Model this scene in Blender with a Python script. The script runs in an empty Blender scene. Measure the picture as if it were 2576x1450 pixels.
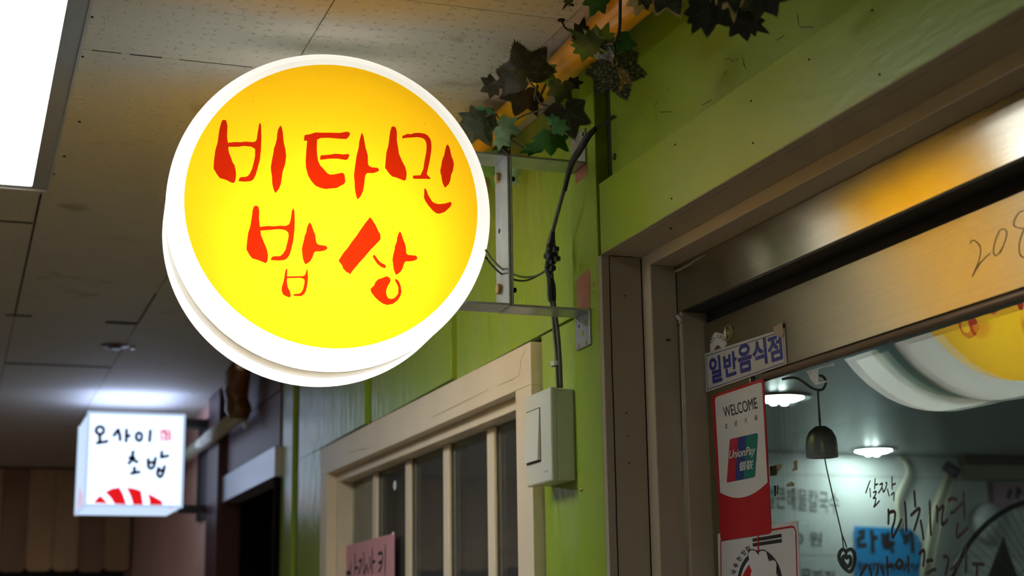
import bpy, bmesh, math, random
import numpy as np
from mathutils import Vector, Matrix
random.seed(7)
PI = math.pi
sc = bpy.context.scene
C = sc.collection
V = Vector

# ------------------------------------------------------------------ camera
EYE = V((0, 0, 1.5))
FPX, CX, CY = 3911.0, 1288.0, 725.0            # focal length in pixels of a 2576 x 1450 frame
_z = np.array([-258, -17600, 3911.]); _z /= np.linalg.norm(_z)
_y = np.array([-1428, 890, 3911.]); _y -= _y @ _z * _z; _y /= np.linalg.norm(_y)
ROT = np.stack([np.cross(_y, _z), _y, _z])     # world = ROT @ (right, down, forward)
cam = bpy.data.cameras.new('camera')
cam.sensor_width = 36; cam.lens = FPX / 2576 * 36
cam.clip_start = .05; cam.clip_end = 60
cam.dof.use_dof = True; cam.dof.focus_distance = 2.5; cam.dof.aperture_fstop = 5.2
co = bpy.data.objects.new('camera', cam); C.objects.link(co)
r_, u_, b_ = ROT @ [1, 0, 0], ROT @ [0, -1, 0], ROT @ [0, 0, -1]
co.matrix_world = Matrix(((r_[0], u_[0], b_[0], EYE.x), (r_[1], u_[1], b_[1], EYE.y), (r_[2], u_[2], b_[2], EYE.z), (0, 0, 0, 1)))
sc.camera = co

# ------------------------------------------------------------------ world, exposure, light levels
sc.view_settings.view_transform = 'Standard'; sc.view_settings.look = 'None'
sc.view_settings.gamma = 1; sc.view_settings.use_curve_mapping = False
sc.view_settings.exposure = 0.0
w = bpy.data.worlds.new('world'); sc.world = w; w.use_nodes = True
w.node_tree.nodes['Background'].inputs[0].default_value = (.5, .55, .6, 1)
w.node_tree.nodes['Background'].inputs[1].default_value = 0.02
PANEL_E = 11.0          # corridor ceiling light diffusers
TUBE_E = 62.0          # lamp tubes inside the round sign
BOX_E = 1.9            # square light box


def ray(p):
    return V(ROT @ [p[0] - CX, p[1] - CY, FPX])


def on(p, ax, val):                            # the point of axis-aligned plane ax = val that a pixel looks at
    d = ray(p); o = EYE[ax]
    return EYE + d * ((val - o) / d[ax])


def onp(p, P0, n):
    d = ray(p)
    return EYE + d * ((P0 - EYE).dot(n) / d.dot(n))


def zz(h):                                     # height above the lens -> height above the floor
    return h + EYE.z


# ------------------------------------------------------------------ materials
MATS = {}


def mat(name, col, rough=.5, metal=0., var=None, vscale=8., bump=0., bscale=40., coat=0., stretch=None, spec=.5, bdist=.002):
    if name in MATS: return MATS[name]
    m = bpy.data.materials.new(name); m.use_nodes = True
    nt = m.node_tree; N, L = nt.nodes, nt.links
    b = N['Principled BSDF']
    b.inputs['Base Color'].default_value = (*col, 1); b.inputs['Roughness'].default_value = rough
    b.inputs['Metallic'].default_value = metal; b.inputs['Coat Weight'].default_value = coat
    b.inputs['Specular IOR Level'].default_value = spec
    tc = N.new('ShaderNodeTexCoord'); mp = N.new('ShaderNodeMapping'); L.new(tc.outputs['Object'], mp.inputs[0])
    if stretch: mp.inputs['Scale'].default_value = stretch
    if var:
        n = N.new('ShaderNodeTexNoise'); n.inputs['Scale'].default_value = vscale; n.inputs['Detail'].default_value = 5
        L.new(mp.outputs[0], n.inputs['Vector'])
        r = N.new('ShaderNodeValToRGB'); r.color_ramp.elements[0].position = .35; r.color_ramp.elements[1].position = .68
        r.color_ramp.elements[0].color = (*col, 1); r.color_ramp.elements[1].color = (*var, 1)
        L.new(n.outputs['Fac'], r.inputs[0]); L.new(r.outputs[0], b.inputs['Base Color'])
    if bump:
        n2 = N.new('ShaderNodeTexNoise'); n2.inputs['Scale'].default_value = bscale; n2.inputs['Detail'].default_value = 3
        L.new(mp.outputs[0], n2.inputs['Vector'])
        bp = N.new('ShaderNodeBump'); bp.inputs['Strength'].default_value = bump; bp.inputs['Distance'].default_value = bdist
        L.new(n2.outputs['Fac'], bp.inputs['Height']); L.new(bp.outputs[0], b.inputs['Normal'])
    MATS[name] = m
    return m


def emit(name, col, s):
    m = bpy.data.materials.new(name); m.use_nodes = True; nt = m.node_tree
    nt.nodes.remove(nt.nodes['Principled BSDF'])
    e = nt.nodes.new('ShaderNodeEmission'); e.inputs[0].default_value = (*col, 1); e.inputs[1].default_value = s
    nt.links.new(e.outputs[0], nt.nodes['Material Output'].inputs[0]); return m


def acrylic(name, trans, diff, amt=.75):       # translucent sheet lit from behind
    m = bpy.data.materials.new(name); m.use_nodes = True; nt = m.node_tree; N, L = nt.nodes, nt.links
    N.remove(N['Principled BSDF'])
    t = N.new('ShaderNodeBsdfTranslucent'); t.inputs[0].default_value = (*trans, 1)
    d = N.new('ShaderNodeBsdfDiffuse'); d.inputs[0].default_value = (*diff, 1)
    g = N.new('ShaderNodeBsdfGlossy'); g.inputs['Roughness'].default_value = .15
    x = N.new('ShaderNodeMixShader'); x.inputs[0].default_value = amt; L.new(d.outputs[0], x.inputs[1]); L.new(t.outputs[0], x.inputs[2])
    y = N.new('ShaderNodeMixShader'); y.inputs[0].default_value = .04; L.new(x.outputs[0], y.inputs[1]); L.new(g.outputs[0], y.inputs[2])
    L.new(y.outputs[0], N['Material Output'].inputs[0]); return m


def glass(name, ior, tint, dust=0.):
    m = bpy.data.materials.new(name); m.use_nodes = True; nt = m.node_tree; N, L = nt.nodes, nt.links
    N.remove(N['Principled BSDF'])
    t = N.new('ShaderNodeBsdfTransparent'); t.inputs[0].default_value = (*tint, 1)
    g = N.new('ShaderNodeBsdfGlossy'); g.inputs['Roughness'].default_value = 0.0; g.inputs[0].default_value = (.95, 1, .97, 1)
    f = N.new('ShaderNodeFresnel'); ge = N.new('ShaderNodeNewGeometry'); mr = N.new('ShaderNodeMapRange')   # same reflectance from either side
    mr.inputs[3].default_value = ior; mr.inputs[4].default_value = 1 / ior
    L.new(ge.outputs['Backfacing'], mr.inputs[0]); L.new(mr.outputs[0], f.inputs['IOR'])
    x = N.new('ShaderNodeMixShader'); L.new(f.outputs[0], x.inputs[0]); L.new(t.outputs[0], x.inputs[1]); L.new(g.outputs[0], x.inputs[2])
    if dust:
        d = N.new('ShaderNodeBsdfDiffuse'); d.inputs[0].default_value = (.6, .6, .58, 1); y = N.new('ShaderNodeMixShader'); y.inputs[0].default_value = dust
        L.new(x.outputs[0], y.inputs[1]); L.new(d.outputs[0], y.inputs[2]); x = y
    L.new(x.outputs[0], N['Material Output'].inputs[0]); return m


def brushed(name, col, rough, stretch, aniso=.6, rough_var=.1):
    m = mat(name, col, rough, 1.0); nt = m.node_tree; N, L = nt.nodes, nt.links; b = N['Principled BSDF']
    mp = [n for n in N if n.type == 'MAPPING'][0]; mp.inputs['Scale'].default_value = stretch
    n = N.new('ShaderNodeTexNoise'); n.inputs['Scale'].default_value = 1; n.inputs['Detail'].default_value = 6
    L.new(mp.outputs[0], n.inputs['Vector'])
    mr = N.new('ShaderNodeMapRange'); mr.inputs[3].default_value = rough - rough_var; mr.inputs[4].default_value = rough + rough_var
    L.new(n.outputs['Fac'], mr.inputs[0]); L.new(mr.outputs[0], b.inputs['Roughness'])
    bp = N.new('ShaderNodeBump'); bp.inputs['Strength'].default_value = .12; bp.inputs['Distance'].default_value = .0006
    L.new(n.outputs['Fac'], bp.inputs['Height']); L.new(bp.outputs[0], b.inputs['Normal'])
    b.inputs['Anisotropic'].default_value = aniso; b.inputs['Anisotropic Rotation'].default_value = .25
    tg = N.new('ShaderNodeTangent'); tg.direction_type = 'RADIAL'; tg.axis = 'Z'; L.new(tg.outputs[0], b.inputs['Tangent'])
    r = N.new('ShaderNodeMixRGB'); r.blend_type = 'MULTIPLY'; r.inputs[0].default_value = .35
    r.inputs[1].default_value = (*col, 1); L.new(n.outputs['Fac'], r.inputs[2]); L.new(r.outputs[0], b.inputs['Base Color'])
    return m


# ------------------------------------------------------------------ mesh builder
class MB:
    def __init__(s): s.v = []; s.f = []

    def add(s, vs, fs):
        o = len(s.v); s.v += [V(v) for v in vs]; s.f += [[i + o for i in f] for f in fs]; return s

    def box(s, x0, x1, y0, y1, z0, z1):
        P = [(x, y, z) for z in (z0, z1) for y in (y0, y1) for x in (x0, x1)]
        return s.add(P, [(0, 2, 3, 1), (4, 5, 7, 6), (0, 1, 5, 4), (2, 6, 7, 3), (0, 4, 6, 2), (1, 3, 7, 5)])

    def quad(s, a, b, c, d): return s.add([a, b, c, d], [(0, 1, 2, 3)])

    def tube(s, pts, rad, n=10, cap=True):
        pts = [V(p) for p in pts]; rs = rad if isinstance(rad, (list, tuple)) else [rad] * len(pts)
        vs, fs = [], []; up = None
        for i, p in enumerate(pts):
            t = (pts[min(i + 1, len(pts) - 1)] - pts[max(i - 1, 0)]).normalized()
            if up is None:
                up = t.orthogonal().normalized()
            up = (up - t * up.dot(t)).normalized(); sd = t.cross(up)
            for k in range(n):
                a = 2 * PI * k / n; vs.append(p + (up * math.cos(a) + sd * math.sin(a)) * rs[i])
        for i in range(len(pts) - 1):
            for k in range(n):
                a, b = i * n + k, i * n + (k + 1) % n
                fs.append((a, b, b + n, a + n))
        if cap: fs += [tuple(range(n - 1, -1, -1)), tuple(range((len(pts) - 1) * n, len(pts) * n))]
        return s.add(vs, fs)

    def lathe(s, prof, O, A, n=32):            # profile of (distance along A, radius)
        O, A = V(O), V(A).normalized(); u = A.orthogonal().normalized(); w = A.cross(u); vs, fs = [], []
        for (d, r) in prof:
            for k in range(n):
                a = 2 * PI * k / n; vs.append(O + A * d + (u * math.cos(a) + w * math.sin(a)) * r)
        for i in range(len(prof) - 1):
            for k in range(n):
                a, b = i * n + k, i * n + (k + 1) % n
                fs.append((a, b, b + n, a + n))
        return s.add(vs, fs)

    def prism(s, poly, d):                     # flat polygon of 3-D points pushed along d
        n = len(poly); poly = [V(p) for p in poly]; d = V(d)
        return s.add(poly + [p + d for p in poly], [tuple(range(n)), tuple(range(2 * n - 1, n - 1, -1))] + [(i, i + n, (i + 1) % n + n, (i + 1) % n) for i in range(n)])

    def build(s, name, m, parent=None, smooth=False, bevel=0., keep=False):
        me = bpy.data.meshes.new(name); me.from_pydata([tuple(v) for v in s.v], [], s.f); me.validate()
        if not keep:
            bm = bmesh.new(); bm.from_mesh(me); bmesh.ops.recalc_face_normals(bm, faces=bm.faces); bm.to_mesh(me); bm.free()
        if smooth:
            for p in me.polygons: p.use_smooth = True
        me.materials.append(m)
        o = bpy.data.objects.new(name, me); C.objects.link(o)
        if bevel:
            bv = o.modifiers.new('bevel', 'BEVEL'); bv.width = bevel; bv.segments = 2; bv.limit_method = 'ANGLE'
        if parent: setpar(o, parent)
        return o


def setpar(o, p):                              # meshes keep world coordinates; only a top-level Empty has an offset
    o.parent = p
    if p.type == 'EMPTY': o.matrix_parent_inverse = Matrix.Translation(-V(p.location))


def box(name, m, x0, x1, y0, y1, z0, z1, parent=None, bevel=0.):
    return MB().box(x0, x1, y0, y1, z0, z1).build(name, m, parent, bevel=bevel)


def tag(o, label=None, cat=None, group=None, kind=None):
    for k, v in (('label', label), ('category', cat), ('group', group), ('kind', kind)):
        if v: o[k] = v
    return o


def thing(name, label, cat, loc=(0, 0, 0), group=None):
    o = bpy.data.objects.new(name, None); o.location = loc; C.objects.link(o); o.empty_display_size = .05
    return tag(o, label, cat, group)


def struct(name, loc=(0, 0, 0), label=None):
    o = bpy.data.objects.new(name, None); o.location = loc; C.objects.link(o); o.empty_display_size = .05
    return tag(o, label, kind='structure')


def fill(polys):                               # flat 2-D polygons (holes by even-odd) -> verts, faces
    cu = bpy.data.curves.new('fill', 'CURVE'); cu.dimensions = '2D'; cu.fill_mode = 'BOTH'
    for P in polys:
        sp = cu.splines.new('POLY'); sp.points.add(len(P) - 1); sp.use_cyclic_u = True
        for q, p in zip(sp.points, P): q.co = (p[0], p[1], 0, 1)
    o = bpy.data.objects.new('fill', cu); C.objects.link(o); bpy.context.view_layer.update()
    me = bpy.data.meshes.new_from_object(o.evaluated_get(bpy.context.evaluated_depsgraph_get()))
    r = [v.co.copy() for v in me.vertices], [tuple(p.vertices) for p in me.polygons]
    bpy.data.objects.remove(o); bpy.data.meshes.remove(me); return r


def text_geo(s, size=1., bold=0., shear=0., sx=1., align='LEFT', spacing=1.):
    cu = bpy.data.curves.new('txt', 'FONT'); cu.body = s; cu.size = size; cu.offset = bold; cu.shear = shear
    cu.align_x = align; cu.resolution_u = 3; cu.space_character = spacing
    o = bpy.data.objects.new('txt', cu); C.objects.link(o); bpy.context.view_layer.update()
    me = bpy.data.meshes.new_from_object(o.evaluated_get(bpy.context.evaluated_depsgraph_get()))
    r = [V((v.co.x * sx, v.co.y, 0)) for v in me.vertices], [tuple(p.vertices) for p in me.polygons]
    bpy.data.objects.remove(o); bpy.data.meshes.remove(me); return r


def put(geo, O, R, U):                         # 2-D geometry onto a plane with origin O, right R, up U
    O, R, U = V(O), V(R), V(U)
    return [O + R * v.x + U * v.y for v in geo[0]], geo[1]


def fit_text(s, TL, TR, BL, bold=0., shear=0.):   # stretch a line of text over the parallelogram TL, TR, BL; bold = stacked shifted copies
    g = text_geo(s, 1, 0, shear)
    xs = [v.x for v in g[0]]; ys = [v.y for v in g[0]]; x0, x1, y0, y1 = min(xs) - bold, max(xs) + bold, min(ys) - bold, max(ys) + bold
    TL, TR, BL = V(TL), V(TR), V(BL); n = (TR - TL).cross(TL - BL).normalized(); vs, fs = [], []
    for k, (dx, dy) in enumerate(((0, 0), (bold, 0), (-bold, 0), (0, bold), (0, -bold), (bold * .7, bold * .7), (-bold * .7, bold * .7), (bold * .7, -bold * .7), (-bold * .7, -bold * .7)) if bold else ((0, 0),)):
        o = len(vs)
        vs += [BL + (TR - TL) * ((v.x + dx - x0) / (x1 - x0)) + (TL - BL) * ((v.y + dy - y0) / (y1 - y0)) + n * (k * 4e-6) for v in g[0]]
        fs += [tuple(i + o for i in f) for f in g[1]]
    return vs, fs


def ribbon(mb, pts, w, n, taper=True):         # handwritten stroke: flat strip on the plane with normal n
    pts = [V(p) for p in pts]; n = V(n).normalized(); m = len(pts)
    vs = []
    for i, p in enumerate(pts):
        t = (pts[min(i + 1, m - 1)] - pts[max(i - 1, 0)]).normalized(); s = t.cross(n)
        k = w * (.45 if taper and m > 2 and i in (0, m - 1) else 1) / 2
        vs += [p + s * k, p - s * k]
    mb.add(vs, [(2 * i, 2 * i + 1, 2 * i + 3, 2 * i + 2) for i in range(m - 1)])


def smooth_line(p, k=4):                       # Catmull-Rom through the points
    if len(p) < 3: return p
    out = []; q = [p[0]] + list(p) + [p[-1]]
    for i in range(1, len(q) - 2):
        for j in range(k):
            t = j / k
            out.append(tuple(.5 * (2 * q[i][a] + (q[i + 1][a] - q[i - 1][a]) * t + (2 * q[i - 1][a] - 5 * q[i][a] + 4 * q[i + 1][a] - q[i + 2][a]) * t * t
                                   + (3 * q[i][a] - q[i - 1][a] - 3 * q[i + 1][a] + q[i + 2][a]) * t ** 3) for a in range(len(p[0]))))
    return out + [tuple(p[-1])]


def crop(s, ox, oy):                           # coordinates measured in an enlarged crop -> photograph pixels
    return lambda x, y: (ox + x / s, oy + y / s)


# ------------------------------------------------------------------ palette
W = 1.0263                                     # the wall line (X) of the shop fronts
WW = 1.045                                     # boarded wall beside the window
HC = zz(1.0)                                   # ceiling
M_green = mat('green_paint', (.255, .39, .008), .42, var=(.29, .43, .012), vscale=5, bump=.25, bscale=60)
M_green_dk = mat('green_paint_old', (.10, .22, .006), .5, var=(.13, .26, .008), vscale=6)
M_greenbd = mat('green_board_paint', (.25, .38, .03), .28, var=(.29, .40, .07), vscale=14, stretch=(1, 1, .3), bump=.8, bscale=24, bdist=.005)
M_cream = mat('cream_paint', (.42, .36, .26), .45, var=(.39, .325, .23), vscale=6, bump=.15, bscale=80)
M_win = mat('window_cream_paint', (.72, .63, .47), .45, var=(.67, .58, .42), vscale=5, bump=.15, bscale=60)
M_dark = mat('dark_gap', (.012, .011, .01), .8)
M_steel = brushed('brushed_steel', (.58, .525, .36), .36, (60, 1.2, 900), .8)
M_steel_hi = brushed('polished_steel', (.66, .62, .50), .20, (60, 1.2, 900), .85, rough_var=.03)
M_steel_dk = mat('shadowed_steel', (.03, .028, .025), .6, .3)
M_galv = mat('galvanised_steel', (.50, .53, .53), .38, .75, var=(.40, .43, .44), vscale=30)
M_brass = mat('zinc_yellow_bolt', (.48, .33, .12), .35, .9)
M_black = mat('black_tape', (.012, .012, .012), .38)
M_cable = mat('grey_cable', (.10, .095, .075), .5)
M_white = mat('white_plastic', (.62, .62, .50), .35)
M_ink = mat('black_ink', (.012, .012, .014), .6)
M_blueink = mat('navy_ink', (.02, .025, .22), .5)
M_redink = mat('red_print', (.42, .006, .012), .4)
M_paper = mat('white_print', (.66, .66, .64), .45)

# ceiling tile material: off-white with raised worm-like ridges and old water stains
m = mat('ceiling_tile_paint', (.50, .48, .42), .75); nt = m.node_tree; N, L = nt.nodes, nt.links; b = N['Principled BSDF']
tc = [n for n in N if n.type == 'TEX_COORD'][0]
def mth(op, a, b2=None):
    n = N.new('ShaderNodeMath'); n.operation = op
    for i, v in enumerate((a, b2)):
        if v is None: continue
        if isinstance(v, (int, float)): n.inputs[i].default_value = v
        else: L.new(v, n.inputs[i])
    return n.outputs[0]


vo = N.new('ShaderNodeTexVoronoi'); vo.voronoi_dimensions = '2D'; vo.inputs['Scale'].default_value = 38; vo.inputs['Randomness'].default_value = .55; L.new(tc.outputs['Object'], vo.inputs['Vector'])
wb_ = N.new('ShaderNodeTexNoise'); wb_.inputs['Scale'].default_value = 90; L.new(tc.outputs['Object'], wb_.inputs['Vector'])
df = N.new('ShaderNodeVectorMath'); df.operation = 'SUBTRACT'; L.new(tc.outputs['Object'], df.inputs[0]); L.new(vo.outputs['Position'], df.inputs[1])
sx_ = N.new('ShaderNodeSeparateXYZ'); L.new(df.outputs[0], sx_.inputs[0])
sc_ = N.new('ShaderNodeSeparateColor'); L.new(vo.outputs['Color'], sc_.inputs[0])
dx_n, dy_n = mth('MULTIPLY', sx_.outputs[0], 38.0), mth('MULTIPLY', sx_.outputs[1], 38.0)
ang = mth('ADD', mth('ADD', mth('ARCTAN2', dy_n, dx_n), mth('MULTIPLY', sc_.outputs[0], 6.28)), mth('MULTIPLY', wb_.outputs['Fac'], 1.6))
rad_ = mth('SQRT', mth('ADD', mth('MULTIPLY', dx_n, dx_n), mth('MULTIPLY', dy_n, dy_n)))
dist = mth('MULTIPLY', rad_, mth('ABSOLUTE', mth('SINE', mth('MULTIPLY', ang, 1.5))))
r1 = N.new('ShaderNodeMapRange'); r1.interpolation_type = 'SMOOTHSTEP'; r1.inputs[1].default_value = .02; r1.inputs[2].default_value = .10; r1.inputs[3].default_value = 1; r1.inputs[4].default_value = 0; L.new(dist, r1.inputs[0])
lim = mth('ADD', mth('MULTIPLY', sc_.outputs[1], .36), .05)
mu = N.new('ShaderNodeMath'); mu.operation = 'MULTIPLY'; L.new(r1.outputs[0], mu.inputs[0]); L.new(mth('LESS_THAN', rad_, lim), mu.inputs[1])
bp = N.new('ShaderNodeBump'); bp.inputs['Strength'].default_value = .6; bp.inputs['Distance'].default_value = .004; L.new(mu.outputs[0], bp.inputs['Height']); L.new(bp.outputs[0], b.inputs['Normal'])
n3 = N.new('ShaderNodeTexNoise'); n3.inputs['Scale'].default_value = 7; n3.inputs['Detail'].default_value = 6; L.new(tc.outputs['Object'], n3.inputs['Vector'])
cr = N.new('ShaderNodeValToRGB'); e = cr.color_ramp.elements; e[0].position = .26; e[0].color = (.40, .34, .23, 1); e[1].position = .36; e[1].color = (.57, .53, .45, 1)
L.new(n3.outputs['Fac'], cr.inputs[0]); L.new(cr.outputs[0], b.inputs['Base Color'])
M_tile = m

# ------------------------------------------------------------------ corridor shell
fl = box('floor', mat('floor_vinyl', (.38, .30, .22), .4, var=(.34, .26, .18), vscale=3), -1.7, 6.3, -4.1, 10.2, -.06, 0); tag(fl, kind='structure')
ce = box('ceiling', mat('ceiling_void', (.03, .026, .02), .9), -1.7, 1.75, -4.1, 10.2, HC + .014, HC + .05); tag(ce, kind='structure')
cols = [-1.70, -1.40, -1.014, -.627, -.239, .148, .5305, .922, 1.07]
joints = {0: [-4, 10], 1: [1.4, 3.87], 2: [0, 2.2, 4.1, 6.5], 3: [.9, 3.87, 5.05, 6.9], 4: [1.3, 3.87, 5.05, 6.9], 5: [1.42, 2.64, 4.30, 5.95, 7.2], 6: [1.05, 2.265, 3.48, 5.08, 6.3, 7.5], 7: [2.0, 3.9, 5.9]}
LX0, LX1, LY0, LY1 = -.52, .158, 2.30, 3.545       # opening of the ceiling light
g = .0011
for i in range(len(cols) - 1):
    ys = [-4.1] + [y for y in joints[i] if -4 < y < 10] + [9.75]
    for y0, y1 in zip(ys, ys[1:]):
        gap0 = .006 if (i == 5 and abs(y0 - 5.95) < .01) or (i == 4 and abs(y0 - 3.87) < .01) else .003 if i == 5 and abs(y0 - 2.64) < .01 else g
        rects = [(cols[i] + g, cols[i + 1] - g, y0 + gap0, y1 - g)]
        if cols[i] < LX1 and cols[i + 1] > LX0 and y0 < LY1 and y1 > LY0:     # leave the fixture's opening free
            a0, a1 = cols[i] + g, cols[i + 1] - g; rects = []
            if y0 < LY0: rects.append((a0, a1, y0 + g, LY0))
            if y1 > LY1: rects.append((a0, a1, LY1, y1 - g))
            if a0 < LX0: rects.append((a0, LX0, max(y0 + g, LY0), min(y1 - g, LY1)))
            if a1 > LX1: rects.append((LX1, a1, max(y0 + g, LY0), min(y1 - g, LY1)))
        for (a0, a1, c0, c1) in rects:
            if a1 - a0 > .004: box('ceiling_tile', M_tile, a0, a1, c0, c1, HC + random.uniform(0, .0012), HC + .013, ce)
M_joint = mat('joint_shadow', (.025, .018, .012), .9)
for (x0, x1, y0, y1) in ((-.239, .143, 3.862, 3.874), (.145, .150, 3.60, 5.05), (.150, .529, 5.94, 5.965), (.43, .529, 5.06, 5.095), (.12, .20, 5.03, 5.05), (.5275, .5325, 4.6, 5.08), (.18, .23, 2.6385, 2.6405), (.245, .30, 2.638, 2.6415), (.33, .46, 2.639, 2.6405)):
    box('joint_gap', M_joint, x0, x1, y0, y1, HC - .0006, HC + .006, ce)
for (px, py, rr) in [(232, 42, .002), (208, 142, .0022), (200, 306, .003), (162, 393, .0035), (134, 438, .004), (124, 394, .003), (1440, 12, .003)]:
    P = on((px, py), 2, HC)
    MB().lathe([(0, .0001), (-.0015, rr), (.002, rr)], P, (0, 0, 1), 8).build('screw_head', M_dark, ce)
P = on((1412, 50), 2, HC)
MB().lathe([(-.002, .0002), (-.002, .006), (.003, .007)], P, (0, 0, 1), 10).tube([P, P + V((.004, -.004, -.014)), P + V((.010, -.006, -.020))], .0016, 6).build('nail', M_dark, ce)
box('wall_left', mat('left_wall_paint', (.085, .075, .065), .6), -1.75, -1.70, -4.1, 10.2, 0, HC + .05)['kind'] = 'structure'
box('wall_back', mat('rear_wall_paint', (.30, .28, .25), .6), -1.7, 1.75, -4.15, -4.1, 0, HC + .05)['kind'] = 'structure'

# ceiling light in view, and two unseen ones added to brighten the corridor
M_diff = emit('lit_diffuser', (.96, .99, 1.0), PANEL_E)
M_lframe = mat('light_frame_paint', (.42, .43, .45), .35, .2)


def ceiling_light(x0, x1, y0, y1, label):
    t = thing('ceiling_light', label, 'ceiling light', ((x0 + x1) / 2, (y0 + y1) / 2, HC), 'square corridor ceiling lights')
    fm = MB()
    for a in ((x0, x0 + .034, y0, y1), (x1 - .034, x1, y0, y1), (x0 + .034, x1 - .034, y0, y0 + .02), (x0 + .034, x1 - .034, y1 - .02, y1)):
        fm.box(a[0], a[1], a[2], a[3], HC - .004, HC + .012)
    fm.build('frame', M_lframe, t, bevel=.001)
    lp = MB()
    for a in ((x0 - .004, x0, y0 - .004, y1 + .004), (x1, x1 + .005, y0 - .004, y1 + .004), (x0, x1, y0 - .004, y0), (x0, x1, y1, y1 + .004)):
        lp.box(a[0], a[1], a[2], a[3], HC - .007, HC - .0002)
    lp.build('lip', mat('light_lip', (.55, .55, .53), .35, .2), t)
    box('diffuser', M_diff, x0 + .034, x1 - .034, y0 + .02, y1 - .02, HC - .001, HC + .009, t)
    return t


ceiling_light(LX0, LX1, LY0, LY1, 'bright white ceiling light panel in a grey frame beside the round sign')
ceiling_light(-.52, .158, -1.6, -.4, 'added unseen white light panel in the corridor ceiling behind the viewpoint')  # unseen lamp added to light the corridor from behind
ceiling_light(-1.52, -1.08, 7.2, 8.35, 'added unseen white light panel further along the corridor, beyond the left edge of view')  # unseen lamp added to lift the dark far end

# ------------------------------------------------------------------ right-hand wall of the yellow-sign shop
wr = struct('wall_right', (W, 2.4, 0))
Z = zz
box('base_wall', M_green_dk, 1.062, 1.10, 2.42, 2.835, 0, HC, wr)
box('base_wall', M_green_dk, 1.062, 1.10, 2.835, 4.46, Z(.463), HC, wr)
box('base_wall', M_green_dk, 1.062, 1.10, 4.46, 5.25, 0, HC, wr)
box('base_wall', M_green_dk, 1.062, 1.10, 2.835, 4.46, 0, Z(-.9), wr)
# boards with green grooves between them; those above the window stop at the frame
for (y0, y1, z0) in ((2.53, 3.277, .556), (3.320, 4.035, .557), (4.112, 4.97, .557), (5.075, 5.255, -1.5)):
    up = .0065 if z0 > 0 else 0                            # lower edge rises a little towards the near end
    MB().prism([(WW, y0, Z(z0) + up), (WW, y1, Z(z0)), (WW, y1, HC - .002), (WW, y0, HC - .002)], (.017, 0, 0)).build('wall_board', M_greenbd, wr, bevel=.001)
box('wall_board', M_greenbd, WW, 1.062, 2.53, 2.742, 0, Z(.5558), wr)
box('wall_board', M_greenbd, WW, 1.062, 4.555, 4.97, 0, Z(.5568), wr)
box('board_shade', M_dark, 1.0605, 1.0622, 2.75, 4.97, Z(.535), Z(.572), wr)  # black strip painting in the shade under the boards' lower edges
# post that carries the bracket, next to the door
box('corner_post', M_green, W, 1.062, 2.412, 2.53, 0, HC - .002, wr, bevel=.0015)
box('slot_backing', mat('dark_green_slot', (.018, .045, .004), .7), 1.050, 1.062, 2.3985, 2.412, Z(.637), HC - .002, wr)
box('slot_backing', MATS['dark_green_slot'], 1.048, 1.062, 2.355, 2.3985, Z(.763), HC - .002, wr)
# wall over the door
MB().prism([(1.032, 2.352, Z(.762)), (1.032, -1.5, Z(.762)), (1.032, -1.5, HC - .002), (1.032, 2.352, HC - .002)], (.03, 0, 0)).build('upper_board', mat('upper_green', (.24, .39, .006), .42, var=(.19, .33, .005), vscale=4, bump=.3, bscale=40), wr)
lb = mat('lintel_green', (.27, .42, .010), .36, var=(.28, .42, .02), vscale=5, bump=.3, bscale=90, stretch=(1, .3, 1))
box('lintel_board', lb, W, 1.062, -1.5, 2.398, Z(.636), Z(.762), wr, bevel=.0008)
for (px, py) in [(2036, 150), (1890, 254), (1895, 360), (2195, 26), (2213, 188), (1699, 364), (1688, 575), (1690, 500)]:
    P = on((px, py), 0, W); MB().lathe([(-.0012, .0001), (-.0012, .0015), (.001, .0016)], P, (1, 0, 0), 8).build('nail_head', M_dark, wr)
# chipped paint and bare wood on wall and post
M_bare = mat('bare_wood', (.36, .13, .06), .7, var=(.42, .17, .09), vscale=40)
for k, poly in enumerate([[(1446, 432), (1476, 406), (1478, 440), (1448, 462)], [(1450, 706), (1480, 677), (1484, 690), (1484, 776), (1452, 774)]]):
    MB().prism([on(p, 0, W - .0006) for p in poly], (.001, 0, 0)).build('bare_patch', M_bare, wr)
M_chip = mat('chipped_paint', (.03, .028, .012), .8)
q5 = crop(2.639, 1600, 0)
for X, paths in ((1.0315, [[(585, 400), (620, 385), (640, 410), (650, 380)], [(660, 405), (680, 385)], [(700, 380), (715, 400), (712, 425), (735, 465)], [(600, 470), (580, 500)],
                          [(1070, 95), (1080, 170)], [(1085, 180), (1180, 180)], [(210, 600), (218, 590)], [(130, 800), (140, 765)], [(160, 745), (240, 742)], [(440, 700), (500, 660)],
                          [(1195, 255), (1235, 235)], [(930, 270), (985, 235)], [(150, 660), (115, 720)]]),):
    for pth in paths:
        mb = MB(); ribbon(mb, [on(q5(*p), 0, X) for p in pth], .0011, (-1, 0, 0)); mb.build('paint_crack', M_chip, wr)
for (px, py) in [(1546, 395), (1533, 290)]:
    P = on((px, py), 0, 1.0318); MB().lathe([(-.001, .0001), (-.0008, .006), (.002, .0075)], P, (1, 0, 0), 7).build('plug_hole', M_chip, wr)
for (px, py) in [(1494, 717), (1463, 1233)]:
    P = on((px, py), 0, W); MB().lathe([(-.0025, .0001), (-.002, .003), (.001, .0042)], P, (1, 0, 0), 10).build('screw', M_brass, wr, smooth=True)
# lower wall beyond the door, out of frame
box('side_wall', M_green, W, 1.10, -4.1, .8, 0, Z(.635), wr)
box('side_wall', M_green, W + .006, 1.10, -4.1, -1.5, Z(.636), HC, wr)

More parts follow.
